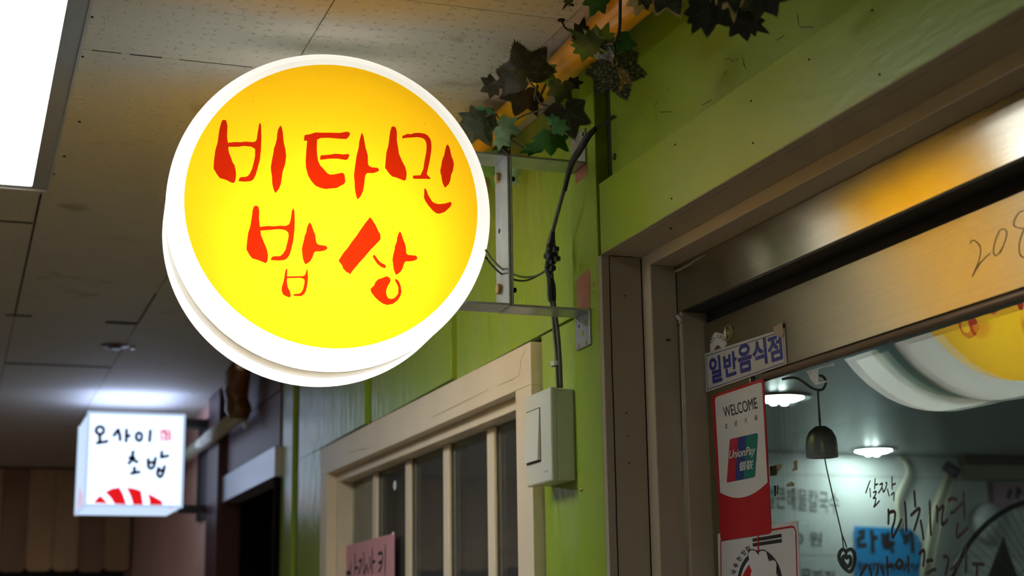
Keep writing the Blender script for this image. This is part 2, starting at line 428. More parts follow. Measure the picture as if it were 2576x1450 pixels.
# ------------------------------------------------------------------ door frame of painted boards (stepping into the wall) and header
tr = struct('trim_1', (1.1, 2.38, 0))
Y0, Y1_, Y2_ = 2.398, 2.3625, 2.349
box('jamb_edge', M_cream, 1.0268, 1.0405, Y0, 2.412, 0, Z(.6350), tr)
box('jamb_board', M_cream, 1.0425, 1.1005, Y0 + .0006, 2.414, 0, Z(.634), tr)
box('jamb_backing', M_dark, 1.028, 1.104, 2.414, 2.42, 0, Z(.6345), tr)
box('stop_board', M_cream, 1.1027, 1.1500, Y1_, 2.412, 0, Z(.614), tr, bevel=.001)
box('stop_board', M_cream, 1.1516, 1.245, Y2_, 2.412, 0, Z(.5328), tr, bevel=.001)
MB().tube([on((1714 + 14 * t / 6, 815 + t * 110), 0, 1.1512) for t in range(7)], .0022, 6).build('sealant_bead', mat('old_sealant', (.52, .50, .44), .5, var=(.4, .38, .32), vscale=40), tr)
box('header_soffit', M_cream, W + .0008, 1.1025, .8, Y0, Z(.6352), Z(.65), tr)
box('header_edge', M_win, 1.1021, 1.1032, .8, Y0 - .034, Z(.6146), Z(.6350), tr)  # this strip and stop_edge use a lighter cream than the boards behind
box('stop_edge', M_win, 1.1021, 1.1032, Y1_ + .0006, Y0 - .001, 0, Z(.6345), tr)
box('header_stop', M_cream, 1.1027, 1.25, .8, Y0 - .001, Z(.6142), Z(.65), tr, bevel=.001)
mb = MB(); pts = [V((1.044, 2.39 - .12 * i, Z(.6349))) for i in range(12)]
for a, bb in zip(pts[::1], pts[1:]): ribbon(mb, [a, a + (bb - a) * random.uniform(.5, .95)], .0007, (0, 0, 1))
mb.build('paint_crack', M_chip, tr)
mb = MB(); pts = [V((1.0412 + random.uniform(-.0006, .0006), Y0 - .0005, Z(.632) - .05 * i)) for i in range(20)]
ribbon(mb, pts, .0022, (0, 1, 0)); mb.build('board_crack', M_dark, tr)
MB().box(1.1004, 1.1030, Y0 - .0002, 2.41, 0, Z(.632)).build('board_crack', M_dark, tr)
for (px, py) in [(1572, 745), (1576, 1040), (1579, 1097), (1583, 1165)]:
    P = on((px, py), 1, Y0); MB().lathe([(-.0008, .0001), (-.0008, .0012), (.001, .0013)], P, (0, 1, 0), 6).build('nail_head', M_dark, tr)
P = on((1681, 856), 1, Y1_); MB().box(P.x - .004, P.x + .004, P.y - .0008, P.y, P.z - .0018, P.z + .0015).build('paint_chip', M_chip, tr)

# ------------------------------------------------------------------ steel-framed glass door with its closer box
do = struct('door_1', (1.2, 2.0, 0))
XD = 1.193
box('transom_box', M_steel_hi, 1.1500, 1.26, .8, 2.3605, Z(.533), Z(.6138), do, bevel=.0015)
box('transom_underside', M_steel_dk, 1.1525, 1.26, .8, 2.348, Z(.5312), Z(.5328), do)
box('head_gap', M_dark, 1.199, 1.24, .8, 2.3485, Z(.500), Z(.5310), do)
box('top_rail', M_steel, XD, 1.225, .9, 2.3475, Z(.3965), Z(.5125), do, bevel=.001)
MB().tube([(1.1985, .9, Z(.3898)), (1.1985, 2.16, Z(.3898))], .0066, 12).build('glazing_bead', mat('bronze_bead', (.22, .165, .115), .45, .4), do, smooth=True)
box('hinge_stile', M_steel, XD, 1.2038, 2.195, 2.3475, 0, Z(.3963), do, bevel=.001)
M_glass = glass('door_glass', 2.05, (.80, .90, .88))
box('glass_pane', M_glass, 1.2040, 1.2165, .9, 2.25, 0, Z(.3900), do)
P = on((1834, 838), 0, XD)
MB().lathe([(-.0002, .0002), (-.004, .0118), (-.004, .0135), (-.0025, .0152), (.001, .0155)], P, (1, 0, 0), 28).build('lock_cylinder', mat('aged_brass', (.30, .26, .13), .4, .7), do, smooth=False)
lk = [o for o in do.children if o.name.startswith('lock_cylinder')][0]
MB().box(P.x - .0046, P.x - .0038, P.y - .0009, P.y + .0009, P.z - .010, P.z + .010).build('key_slot', M_dark, lk)
M_seal = mat('white_sealant', (.55, .55, .50), .5, var=(.45, .45, .40), vscale=30, bump=.5, bscale=80)
MB().tube([on(p, 0, 1.149) for p in [(1694, 786), (1692, 740), (1692, 700), (1697, 684), (1712, 677), (1730, 668), (1752, 653), (1775, 641)]], [.0022, .0028, .0024, .0026, .0018, .0015, .0012, .0006], 7).build('sealant', M_seal, do, smooth=True)
MB().tube([on(p, 0, 1.149) for p in [(1700, 793), (1708, 800), (1713, 806), (1708, 815)]], [.003, .0045, .004, .002], 7).build('sealant', M_seal, do, smooth=True)
# pencilled number on the rail
q8 = crop(2.984, 2000, 480)
mb = MB()
for s_ in ([(1318, 400), (1320, 380), (1345, 375), (1380, 405), (1392, 450), (1380, 520), (1350, 600), (1327, 650)], [(1327, 645), (1370, 570), (1420, 510), (1465, 470)],
           [(1540, 290), (1510, 350), (1490, 430), (1492, 475), (1515, 485), (1555, 430), (1585, 340), (1580, 295), (1545, 288)],
           [(1719, 150), (1680, 165), (1648, 215), (1640, 255), (1665, 275), (1719, 285), (1760, 260), (1790, 200), (1770, 150), (1719, 150)],
           [(1719, 290), (1690, 360), (1680, 440), (1695, 490), (1730, 500), (1770, 450), (1780, 370), (1760, 310), (1719, 290)]):
    ribbon(mb, smooth_line([tuple(on(q8(*p), 0, XD - .0004)) for p in s_]), .0014, (-1, 0, 0))
mb.build('pencil_number', mat('pencil', (.06, .045, .02), .6), do)
# marker writing on the glass
q9 = crop(4.1425, 2050, 1100); XG = 1.2036
mb = MB()
big = [[(765, 745), (768, 830), (765, 920)], [(765, 800), (800, 778), (835, 790), (828, 880), (805, 960), (805, 1060)], [(905, 850), (870, 940), (805, 1065)],
       [(935, 665), (945, 780), (950, 900), (955, 1000)], [(1033, 550), (1040, 640), (1048, 740)], [(995, 825), (1040, 780), (1088, 745), (1085, 800), (1050, 920), (1030, 985)],
       [(1098, 860), (1118, 960), (1132, 1080)], [(1195, 655), (1200, 800), (1205, 940), (1213, 1035)], [(1270, 705), (1275, 800), (1272, 900)],
       [(1285, 770), (1340, 720), (1325, 830), (1325, 925)], [(1390, 855), (1360, 890), (1325, 925)], [(1385, 665), (1435, 640), (1485, 660)], [(1405, 795), (1455, 775), (1545, 680)],
       [(1550, 560), (1553, 680), (1556, 860)], [(1490, 890), (1480, 970), (1485, 1045), (1530, 1010), (1600, 940)],
       [(545, 1330), (500, 1400), (470, 1450)], [(560, 1340), (580, 1400), (590, 1450)], [(660, 1310), (655, 1380), (640, 1450)], [(690, 1340), (720, 1440)], [(750, 1240), (755, 1340), (760, 1450)], [(760, 1350), (820, 1340)],
       [(860, 1290), (845, 1340), (880, 1370), (915, 1320), (890, 1285), (860, 1290)], [(970, 1230), (975, 1330), (980, 1420)],
       [(1080, 1225), (1135, 1180), (1140, 1260), (1125, 1360)], [(1160, 1300), (1200, 1285), (1235, 1290)], [(1335, 1255), (1365, 1245), (1390, 1270), (1385, 1340), (1355, 1450)],
       [(1410, 1385), (1470, 1340), (1530, 1270)], [(1570, 1130), (1575, 1280), (1572, 1430)], [(1640, 1325), (1700, 1325), (1770, 1330)], [(1690, 1330), (1688, 1450)], [(1160, 1430), (1230, 1385), (1265, 1385)]]
small = [[(578, 450), (555, 510), (528, 590)], [(572, 530), (580, 630)], [(628, 430), (622, 545)], [(628, 500), (658, 490)], [(605, 580), (640, 570), (620, 625), (605, 640), (635, 640), (625, 700), (615, 730), (680, 660)],
         [(672, 500), (705, 485), (690, 540), (660, 590)], [(700, 530), (715, 580)], [(735, 480), (750, 480), (735, 540), (712, 580)], [(755, 540), (775, 620)], [(803, 410), (805, 550)], [(808, 500), (842, 485)], [(790, 610), (822, 580), (825, 600), (820, 670)]]
for lst, wd in ((big, .0050), (small, .0028)):
    for s_ in lst: ribbon(mb, smooth_line([tuple(on(q9(*p), 0, XG)) for p in s_]), wd, (-1, 0, 0))
mb.build('marker_writing', mat('marker_ink', (.02, .010, .008), .6), do)
# torn tape and sticker leftovers on the glass
M_res = mat('tape_residue', (.55, .62, .62), .7, var=(.35, .42, .42), vscale=90)
q10 = crop(4.264, 1740, 780)
MB().add([on(q10(*p), 0, XG - .0001) for p in [(1225, 660), (1290, 640), (1400, 605), (1535, 560), (1535, 600), (1400, 620), (1360, 640), (1358, 775), (1420, 765), (1510, 745), (1440, 780), (1330, 808), (1290, 770), (1270, 740), (1250, 690)]],
         [tuple(range(15))]).build('tape_residue', M_res, do)
q11 = crop(3.919, 1740, 1080)
mb = MB()
mb.add([on(q11(*p), 0, XG - .0001) for p in [(770, 370), (900, 340), (895, 370), (850, 430), (840, 455), (775, 465)]], [tuple(range(6))])
mb.add([on(q11(*p), 0, XG - .0001) for p in [(1000, 315), (1042, 305), (1042, 405), (985, 418), (1010, 370)]], [tuple(range(5))])
mb.add([on(q11(*p), 0, XG - .0001) for p in [(935, 545), (985, 515), (1015, 540), (1010, 565), (930, 570)]], [tuple(range(5))])
mb.add([on(q11(*p), 0, XG - .0001) for p in [(985, 590), (1015, 580), (1000, 615), (975, 622)]], [tuple(range(4))])
mb.add([on(q11(*p), 0, XG - .0001) for p in [(840, 555), (858, 552), (850, 640), (838, 640)]], [tuple(range(4))])
mb.build('sticker_residue', mat('olive_residue', (.17, .15, .06), .7, var=(.28, .26, .18), vscale=120), do)
MB().add([on(q11(*p), 0, XG - .0001) for p in [(810, 560), (832, 556), (832, 660), (818, 662)]], [(0, 1, 2, 3)]).build('sticker_residue', mat('teal_residue', (.03, .12, .10), .7), do)

# ------------------------------------------------------------------ notices on the door
q12 = q10
XS = XD - .0022


def plate_poly(pts, X=XS): return [on(p, 0, X) for p in pts]


def rounded(pts, r, n=5):                      # round the corners of a pixel polygon
    out = []; m_ = len(pts)
    for i in range(m_):
        a, p, c = V(pts[i - 1]), V(pts[i]), V(pts[(i + 1) % m_])
        s1 = p + (a - p).normalized() * r; s2 = p + (c - p).normalized() * r
        for k in range(n + 1):
            t = k / n; out.append(tuple((1 - t) ** 2 * s1 + 2 * t * (1 - t) * p + t * t * s2))
    return out


pl = thing('notice_plate', 'white plate with large navy Korean letters on the steel door rail', 'sign', on((1875, 905), 0, XS))
TL, TR, BR, BL = q12(135, 470), q12(990, 195), q12(1015, 580), q12(155, 885)
MB().prism(plate_poly([TL, TR, BR, BL]), (.0018, 0, 0)).build('plate', mat('plate_white', (.50, .49, .44), .4), pl)
mb = MB()
ins = [q12(155, 495), q12(978, 232), q12(1000, 565), q12(172, 855)]
for a, bb in zip(ins, ins[1:] + ins[:1]): ribbon(mb, [on(a, 0, XS - .0003), on(bb, 0, XS - .0003)], .0012, (-1, 0, 0), False)
mb.build('border_line', M_blueink, pl)
chars = [('일', (180, 520), (305, 478), (205, 800)), ('반', (332, 485), (475, 430), (352, 738)), ('음', (483, 390), (632, 340), (505, 690)), ('식', (640, 345), (790, 290), (665, 625)), ('점', (805, 290), (955, 240), (830, 575))]
for ch, a, bb, c in chars:
    g_ = fit_text(ch, on(q12(*a), 0, XS - .0004), on(q12(*bb), 0, XS - .0004), on(q12(*c), 0, XS - .0004), bold=.035)
    MB().add(*g_).build('letter', M_blueink, pl, keep=True)
mb = MB()
mb.add(plate_poly([q12(875, 185), q12(970, 140), q12(985, 235), q12(895, 262), q12(880, 235)], XS - .0008), [(0, 1, 2, 3, 4)])
mb.add(plate_poly([q12(895, 262), q12(985, 235), q12(995, 245), q12(960, 300)], XS - .0012), [(0, 1, 2, 3)])
mb.build('tape_corner', mat('brown_tape', (.34, .28, .19), .4), pl)

ph = thing('phone_sticker', 'torn round white sticker with curved black phone number above the plate', 'sticker', on((1806, 862), 0, XD - .0006))
pp = [(200, 450), (198, 350), (225, 270), (255, 240), (320, 255), (360, 310), (375, 360), (345, 425), (310, 400), (280, 375), (250, 400), (235, 440)]
MB().prism(plate_poly([q12(*p) for p in pp], XD - .0024), (.0022, 0, 0)).build('paper', mat('sticker_white', (.55, .55, .52), .5), ph)
for i, ch in enumerate('971-1313'):
    a = math.radians(200 + i * 17)
    cx, cy = 285 + 72 * math.cos(a) * .95, 385 + 80 * math.sin(a)
    ex, ey = -math.sin(a), math.cos(a)
    g_ = text_geo(ch, 1, .015)
    R_, U_ = V((ex, ey)), V((math.cos(a), math.sin(a)))
    o0 = V((cx, cy)) - R_ * 13
    f_ = lambda v: on(q12(*(o0 + R_ * v.x * 44 + U_ * v.y * 52)), 0, XD - .0028)
    MB().add([f_(v) for v in g_[0]], g_[1]).build('digit', M_ink, ph, keep=True)

wc = thing('welcome_sticker', 'tall red-edged welcome card with a tri-colour payment logo on the door', 'sticker', on((1868, 1160), 0, XD))
q13 = q11
outer = rounded([q12(215, 925), q12(770, 730), q13(785, 1030), q13(285, 1105)], 10)
MB().prism(plate_poly(outer, XS - .0006), (.0012, 0, 0)).build('card', M_redink, wc)
inner = rounded([q13(283, 628)] + [q12(248, 940), q12(752, 772)] + [q13(748, 525)], 8)
arc = [q13(748 - (748 - 283) * t, 525 + (628 - 525) * t + 4 * 98 * t * (1 - t) * .98) for t in [i / 14 for i in range(1, 14)]]
inner = [q13(281, 628)] + rounded([q13(283, 628), q12(248, 940), q12(752, 772), q13(748, 525)], 8)[6:18] + [q13(748, 525)] + arc
MB().add(plate_poly(inner, XS - .0010), [tuple(range(len(inner)))]).build('white_panel', M_paper, wc)
MB().add(*fit_text('WELCOME', *[on(q12(*p), 0, XS - .0014) for p in [(332, 1045), (690, 938), (350, 1160)]], bold=.004)).build('lettering', M_ink, wc, keep=True)
for ch, x, y in (('欢', 368, 1250), ('迎', 472, 1218), ('光', 578, 1187), ('临', 688, 1157)):
    MB().add(*fit_text(ch, *[on(q12(*p), 0, XS - .0014) for p in [(x - 14, y - 24), (x + 15, y - 34), (x - 12, y + 34)]])).build('lettering', M_ink, wc, keep=True)
lg = [(375, 100), (650, 38), (620, 470), (345, 530)]
lerp = lambda a, bb, t: (a[0] + (bb[0] - a[0]) * t, a[1] + (bb[1] - a[1]) * t)
for k, (t0, t1, cm) in enumerate(((0, .36, mat('logo_red', (.42, .012, .03), .4)), (.30, .66, mat('logo_blue', (.015, .035, .20), .4)), (.60, 1, mat('logo_green', (.0, .16, .13), .4)))):
    pts = rounded([q13(*lerp(lg[0], lg[1], t0)), q13(*lerp(lg[0], lg[1], t1)), q13(*lerp(lg[3], lg[2], t1)), q13(*lerp(lg[3], lg[2], t0))], 4.5)
    MB().add(plate_poly(pts, XS - .0014 - .0002 * k), [tuple(range(len(pts)))]).build('logo_band', cm, wc)
MB().add(*fit_text('UnionPay', *[on(q13(*p), 0, XS - .0024) for p in [(372, 212), (632, 160), (365, 322)]], bold=.022, shear=.15)).build('logo_lettering', mat('logo_white', (.66, .66, .64), .45), wc, keep=True)
MB().add(*fit_text('银联', *[on(q13(*p), 0, XS - .0024) for p in [(472, 325), (608, 300), (468, 420)]], bold=.022, shear=.12)).build('logo_lettering', MATS['logo_white'], wc, keep=True)

fs = thing('restaurant_sticker', 'white card with a red line border, chopsticks and bowl emblem below the welcome card', 'sticker', on((1910, 1400), 0, XD))
XF = XS + .0003
MB().prism(plate_poly([q13(255, 1035), q13(1045, 903), q13(1075, 1700), q13(275, 1800)], XF), (.0010, 0, 0)).build('card', mat('card_white', (.62, .62, .62), .45), fs)
mb = MB()
bl = [q13(290, 1800), q13(287, 1110)] + [q13(284, 1102)] + [q13(785, 995), q13(990, 962), q13(1012, 975), q13(1025, 1010), q13(1045, 1700)]
ribbon(mb, [on(p, 0, XF - .0004) for p in bl], .0028, (-1, 0, 0), False)
mb.build('border_line', M_redink, fs)
for (a, bb) in (((600, 1097), (885, 1050)), ((602, 1144), (888, 1100))):
    mb = MB(); ribbon(mb, [on(q13(*a), 0, XF - .0005), on(q13(*bb), 0, XF - .0005)], .0052, (-1, 0, 0), False); mb.build('chopstick', M_ink, fs)
mb = MB(); ribbon(mb, [on(q13(655, 1055), 0, XF - .0008), on(q13(655, 1210), 0, XF - .0008)], .0042, (-1, 0, 0)); mb.build('red_noodle', M_redink, fs)
ell = lambda cx, cy, rx, ry, a0, a1, n=24: [(cx + rx * math.cos(math.radians(a0 + (a1 - a0) * i / n)), cy + ry * math.sin(math.radians(a0 + (a1 - a0) * i / n))) for i in range(n + 1)]
bowl = [q13(*p) for p in ell(672, 1560, 228, 368, 170, 370)]
MB().add(plate_poly(bowl, XF - .0005), [tuple(range(len(bowl)))]).build('bowl_ring', M_ink, fs)
b2 = [q13(*p) for p in ell(668, 1570, 195, 330, 170, 370)]
MB().add(plate_poly(b2, XF - .0007), [tuple(range(len(b2)))]).build('bowl_panel', MATS['card_white'], fs)
rp = [q13(*p) for p in [(500, 1450), (530, 1390), (560, 1345), (600, 1310), (640, 1330), (640, 1460)]]
MB().add(plate_poly(rp, XF - .0009), [tuple(range(len(rp)))]).build('red_shape', M_redink, fs)
cl = [q13(*p) for p in ell(600, 1230, 42, 40, 170, 330, 8) + [(664, 1240)] + ell(700, 1232, 45, 38, 200, 330, 8) + [(760, 1296)] + ell(800, 1345, 40, 58, 240, 380, 8) + [(838, 1440), (810, 1500), (590, 1500)] + [(580, 1430), (592, 1400), (572, 1350), (566, 1290)]]
mb = MB(); mb.add(plate_poly(cl, XF - .0012), [tuple(range(len(cl)))]); mb.build('rice_shape', MATS['card_white'], fs)
mb = MB(); ribbon(mb, [on(p, 0, XF - .0013) for p in cl[:-6]], .0018, (-1, 0, 0), False); mb.build('rice_outline', M_ink, fs)
for ch, x, y, a in (('국', 428, 1410, 68), ('추', 448, 1345, 60), ('천', 480, 1280, 50), ('맛', 522, 1222, 38), ('집', 560, 1180, 24)):
    g_ = text_geo(ch, 1, .01); ca, sa = math.cos(math.radians(a)), math.sin(math.radians(a))
    f_ = lambda v: on(q13(x - 26 * ca - 14 * sa + (v.x * ca - v.y * sa) * 56 + 20 * sa, y + 26 * sa + 14 * ca + (-v.x * sa - v.y * ca) * 56 + 8 * ca), 0, XF - .0008)
    MB().add([f_(v) for v in g_[0]], g_[1]).build('lettering', M_ink, fs, keep=True)

# ------------------------------------------------------------------ the round lit sign
PHI = .0962
AX = V((math.sin(PHI), math.cos(PHI), 0))                 # drum axis, pointing away from the viewer
SR = V((math.cos(PHI), -math.sin(PHI), 0)); SU = V((0, 0, 1))
SC = V((.5569, 2.40, Z(.6889)))                           # centre of the yellow face
R1, R2 = .2399, .2673
sg = thing('round_sign', 'large round yellow lit sign with red Korean lettering on a white drum', 'sign', SC + AX * .11)
M_yel = acrylic('yellow_vinyl', (.98, .565, .008), (.80, .46, .008))
M_redv = acrylic('red_vinyl', (.44, .014, .001), (.45, .02, .01))
M_acr = acrylic('white_acrylic', (.93, .95, .95), (.82, .82, .81), .68)


def uv(p):                                                # pixel -> face coordinates
    q = onp(p, SC, AX) - SC
    return (q.dot(SR), q.dot(SU))


ka, kb, kc, kd, ke = crop(6.5909, 520, 280), crop(6.5909, 750, 310), crop(5.577, 950, 300), crop(5.371, 600, 500), crop(5.577, 840, 530)
LET = [
 (ka, [(262, 145), (300, 143), (322, 150), (345, 235), (338, 420), (352, 522), (470, 510), (560, 513), (650, 503), (770, 512), (808, 500), (828, 470), (848, 340), (868, 218), (886, 186), (903, 235), (908, 440), (900, 640), (884, 790), (850, 930), (815, 1050), (775, 1130), (730, 1160), (640, 1168), (530, 1162), (530, 1140), (548, 1108), (575, 1090), (640, 1090), (680, 1075), (715, 1035), (755, 945), (775, 870), (800, 750), (803, 632), (775, 608), (740, 588), (620, 575), (520, 590), (360, 590), (360, 640), (375, 700), (405, 770), (425, 840), (460, 890), (478, 960), (488, 1040), (478, 1140), (466, 1170), (446, 1192), (400, 1180), (325, 1140), (215, 1108), (165, 1040), (112, 950), (120, 820), (142, 650), (182, 510), (195, 400), (215, 280), (240, 190)]),
 (ka, [(1223, 232), (1248, 275), (1262, 350), (1278, 520), (1308, 640), (1318, 750), (1300, 880), (1258, 1010), (1245, 1110), (1228, 1210), (1195, 1290), (1150, 1348), (1133, 1352), (1108, 1290), (1088, 1210), (1082, 1080), (1068, 1000), (1062, 930), (1085, 790), (1108, 680), (1113, 620), (1140, 550), (1162, 460), (1168, 380), (1185, 300)]),
 (kb, [(112, 195), (200, 183), (290, 152), (380, 158), (520, 157), (690, 162), (800, 142), (845, 148), (862, 178), (845, 220), (800, 264), (700, 260), (500, 243), (380, 246), (316, 272), (310, 400), (316, 520), (330, 620), (365, 700), (430, 768), (480, 828), (525, 853), (600, 850), (720, 823), (752, 830), (770, 860), (784, 970), (760, 1010), (690, 1048), (630, 1078), (510, 1086), (465, 1095), (370, 1076), (290, 1040), (225, 970), (165, 870), (130, 740), (124, 640), (135, 450), (150, 292), (98, 290), (98, 240)]),
 (kb, [(372, 535), (440, 528), (540, 522), (600, 508), (660, 508), (740, 518), (840, 512), (850, 535), (825, 595), (795, 612), (740, 603), (640, 588), (500, 592), (400, 606), (360, 604)]),
 (kb, [(1058, 156), (1085, 215), (1102, 310), (1120, 410), (1150, 510), (1158, 560), (1158, 660), (1168, 700), (1205, 728), (1250, 736), (1320, 742), (1343, 770), (1330, 798), (1260, 826), (1210, 830), (1150, 826), (1122, 850), (1108, 900), (1095, 1030), (1072, 1140), (1035, 1215), (990, 1263), (975, 1250), (950, 1150), (938, 1060), (938, 1000), (925, 870), (940, 740), (955, 640), (968, 540), (990, 460), (1006, 390), (1012, 310), (1035, 220)]),
 (kc, [(198, 105), (225, 101), (252, 112), (268, 165), (272, 200), (270, 300), (290, 410), (297, 480), (350, 600), (388, 670), (405, 735), (408, 780), (398, 840), (378, 865), (340, 850), (270, 822), (200, 803), (155, 755), (104, 682), (112, 580), (122, 470), (150, 370), (165, 250), (178, 160)]),
 (kc, [(350, 232), (385, 222), (415, 205), (465, 211), (525, 192), (590, 191), (660, 203), (700, 225), (735, 270), (752, 315), (756, 390), (750, 470), (730, 590), (705, 700), (690, 770), (712, 798), (743, 828), (733, 842), (690, 838), (600, 838), (505, 836), (492, 818), (500, 792), (600, 788), (640, 700), (660, 570), (680, 470), (687, 380), (678, 320), (655, 280), (620, 262), (560, 252), (470, 258), (385, 264), (352, 272), (344, 255)]),
 (kc, [(980, 355), (1000, 375), (1020, 435), (1035, 515), (1060, 575), (1071, 635), (1055, 730), (1032, 780), (1020, 860), (1000, 910), (952, 958), (940, 955), (915, 905), (900, 855), (895, 800), (884, 765), (878, 725), (895, 640), (906, 570), (935, 500), (948, 425), (965, 372)]),
 (kc, [(655, 972), (672, 975), (688, 1000), (705, 1055), (740, 1115), (770, 1160), (810, 1182), (860, 1192), (945, 1184), (1020, 1160), (1033, 1170), (1038, 1200), (1010, 1240), (945, 1300), (905, 1315), (870, 1328), (825, 1322), (770, 1280), (710, 1210), (670, 1150), (651, 1105)]),
 (kd, [(212, 100), (240, 96), (266, 105), (280, 160), (277, 270), (290, 382), (390, 370), (480, 373), (560, 366), (640, 369), (685, 345), (705, 280), (722, 160), (740, 128), (756, 170), (761, 330), (755, 440), (740, 570), (715, 680), (690, 760), (655, 810), (615, 832), (540, 838), (440, 832), (438, 812), (455, 787), (485, 778), (565, 776), (600, 745), (635, 690), (655, 610), (678, 510), (672, 458), (640, 430), (600, 418), (525, 414), (410, 425), (297, 432), (303, 490), (335, 570), (360, 630), (385, 690), (400, 770), (390, 845), (368, 873), (330, 858), (270, 833), (185, 808), (150, 765), (107, 688), (115, 580), (130, 465), (160, 370), (178, 260), (192, 150)]),
 (kd, [(962, 318), (985, 350), (1012, 430), (1038, 490), (1046, 560), (1055, 600), (1080, 622), (1180, 638), (1200, 655), (1198, 682), (1165, 702), (1100, 715), (1045, 713), (1022, 730), (1000, 795), (968, 850), (910, 888), (895, 878), (870, 815), (862, 750), (855, 680), (870, 610), (888, 545), (890, 515), (915, 455), (922, 405), (942, 350)]),
 (kd, [(640, 955), (660, 945), (657, 1052), (730, 1050), (800, 1048), (870, 1048), (900, 1030), (915, 985), (928, 938), (936, 985), (940, 1075), (930, 1170), (910, 1250), (885, 1295), (850, 1316), (800, 1318), (735, 1312), (745, 1296), (770, 1288), (820, 1286), (850, 1265), (872, 1225), (890, 1150), (892, 1098), (870, 1080), (820, 1070), (750, 1074), (657, 1075), (655, 1120), (665, 1195), (700, 1265), (705, 1320), (690, 1336), (650, 1322), (605, 1300), (582, 1245), (585, 1190), (605, 1135), (620, 1060), (630, 990)]),
 (ke, [(503, 96), (520, 104), (580, 195), (625, 290), (652, 335), (654, 405), (600, 465), (530, 535), (440, 640), (350, 740), (260, 850), (222, 905), (215, 880), (180, 868), (125, 810), (122, 780), (64, 705), (100, 645), (140, 585), (190, 528), (250, 440), (320, 350), (380, 260), (440, 175)]),
 (ke, [(565, 616), (590, 645), (620, 690), (660, 730), (725, 765), (730, 785), (720, 812), (665, 795), (605, 745), (545, 652), (552, 632)]),
 (ke, [(925, 290), (945, 320), (970, 400), (1000, 470), (1010, 520), (1015, 600), (1040, 622), (1150, 632), (1170, 655), (1165, 685), (1120, 705), (1060, 715), (1010, 714), (988, 735), (965, 810), (935, 860), (880, 905), (862, 890), (838, 820), (830, 755), (820, 685), (835, 610), (852, 540), (855, 500), (880, 440), (887, 380), (905, 325)]),
 (ke, [(738, 922), (765, 932), (790, 955), (795, 995), (760, 1050), (738, 1110), (732, 1150), (745, 1205), (765, 1232), (810, 1243), (855, 1225), (900, 1170), (905, 1080), (885, 1035), (858, 985), (860, 960), (890, 970), (915, 1000), (940, 1070), (948, 1140), (935, 1195), (890, 1265), (825, 1312), (745, 1326), (690, 1308), (630, 1268), (570, 1210), (525, 1150), (511, 1105), (530, 1082), (560, 1055), (585, 1000), (620, 966), (680, 945)]),
]
polys = [[uv(k(*p)) for p in P] for k, P in LET]
disc = [(R1 * math.cos(2 * PI * i / 128), R1 * math.sin(2 * PI * i / 128)) for i in range(128)]
vs, fs_ = fill([disc] + polys)
MB().add([SC + SR * v.x + SU * v.y for v in vs], fs_).build('face_panel', M_yel, sg, keep=True)
for P in polys:
    vs, fs_ = fill([P])
    MB().add([SC + SR * v.x + SU * v.y for v in vs], fs_).build('letter_stroke', M_redv, sg, keep=True)
bev = [(.000, R1), (.004, R1 + .011), (.010, R1 + .0195), (.018, R2 - .0025), (.026, R2)]
MB().lathe(bev + [(.040, R2 + .0004), (.0425, R2 - .0012), (.045, R2 + .0004), (.076, R2), (.078, R2 - .003), (.078, .2525)], SC, AX, 128).build('front_shell', M_acr, sg, smooth=False)
MB().lathe([(.076, .2518), (.148, .2518)], SC, AX, 128).build('side_band', mat('teal_steel_band', (.02, .22, .23), .35, .15), sg, smooth=True)
MB().lathe([(.084, .2500), (.140, .2500)], SC, AX, 96).build('band_liner', mat('inner_white', (.85, .85, .83), .6), sg, smooth=True)
MB().lathe([(.146, .2525), (.146, R2 - .003), (.148, R2), (.2244, R2), (.232, R2 - .0025), (.240, R1 + .0195), (.246, R1 + .011), (.250, R1)], SC, AX, 128).build('back_shell', M_acr, sg)
MB().lathe([(.250, .0001), (.250, R1)], SC, AX, 64).build('back_panel', M_yel, sg)
M_tube = emit('lamp_tube_glow', (.97, .99, 1.0), TUBE_E)
for dz, half in ((-.090, .12),):
    c0 = SC + AX * .178 + SU * dz
    MB().tube([c0 - SR * half, c0 + SR * half], .016, 12).build('lamp_tube', M_tube, sg)
for k in range(26):                                       # dust specks on the face
    a, rr = random.uniform(0, 2 * PI), R1 * math.sqrt(random.uniform(0, .9)); c0 = SC - AX * .0006 + SR * rr * math.cos(a) + SU * rr * math.sin(a)
    s_ = random.uniform(.0004, .0009)
    MB().add([c0 + SR * s_ * math.cos(t) + SU * s_ * .8 * math.sin(t) for t in [2 * PI * i / 6 for i in range(6)]], [tuple(range(6))]).build('dust_speck', mat('brown_speck', (.35, .16, .01), .8), sg)

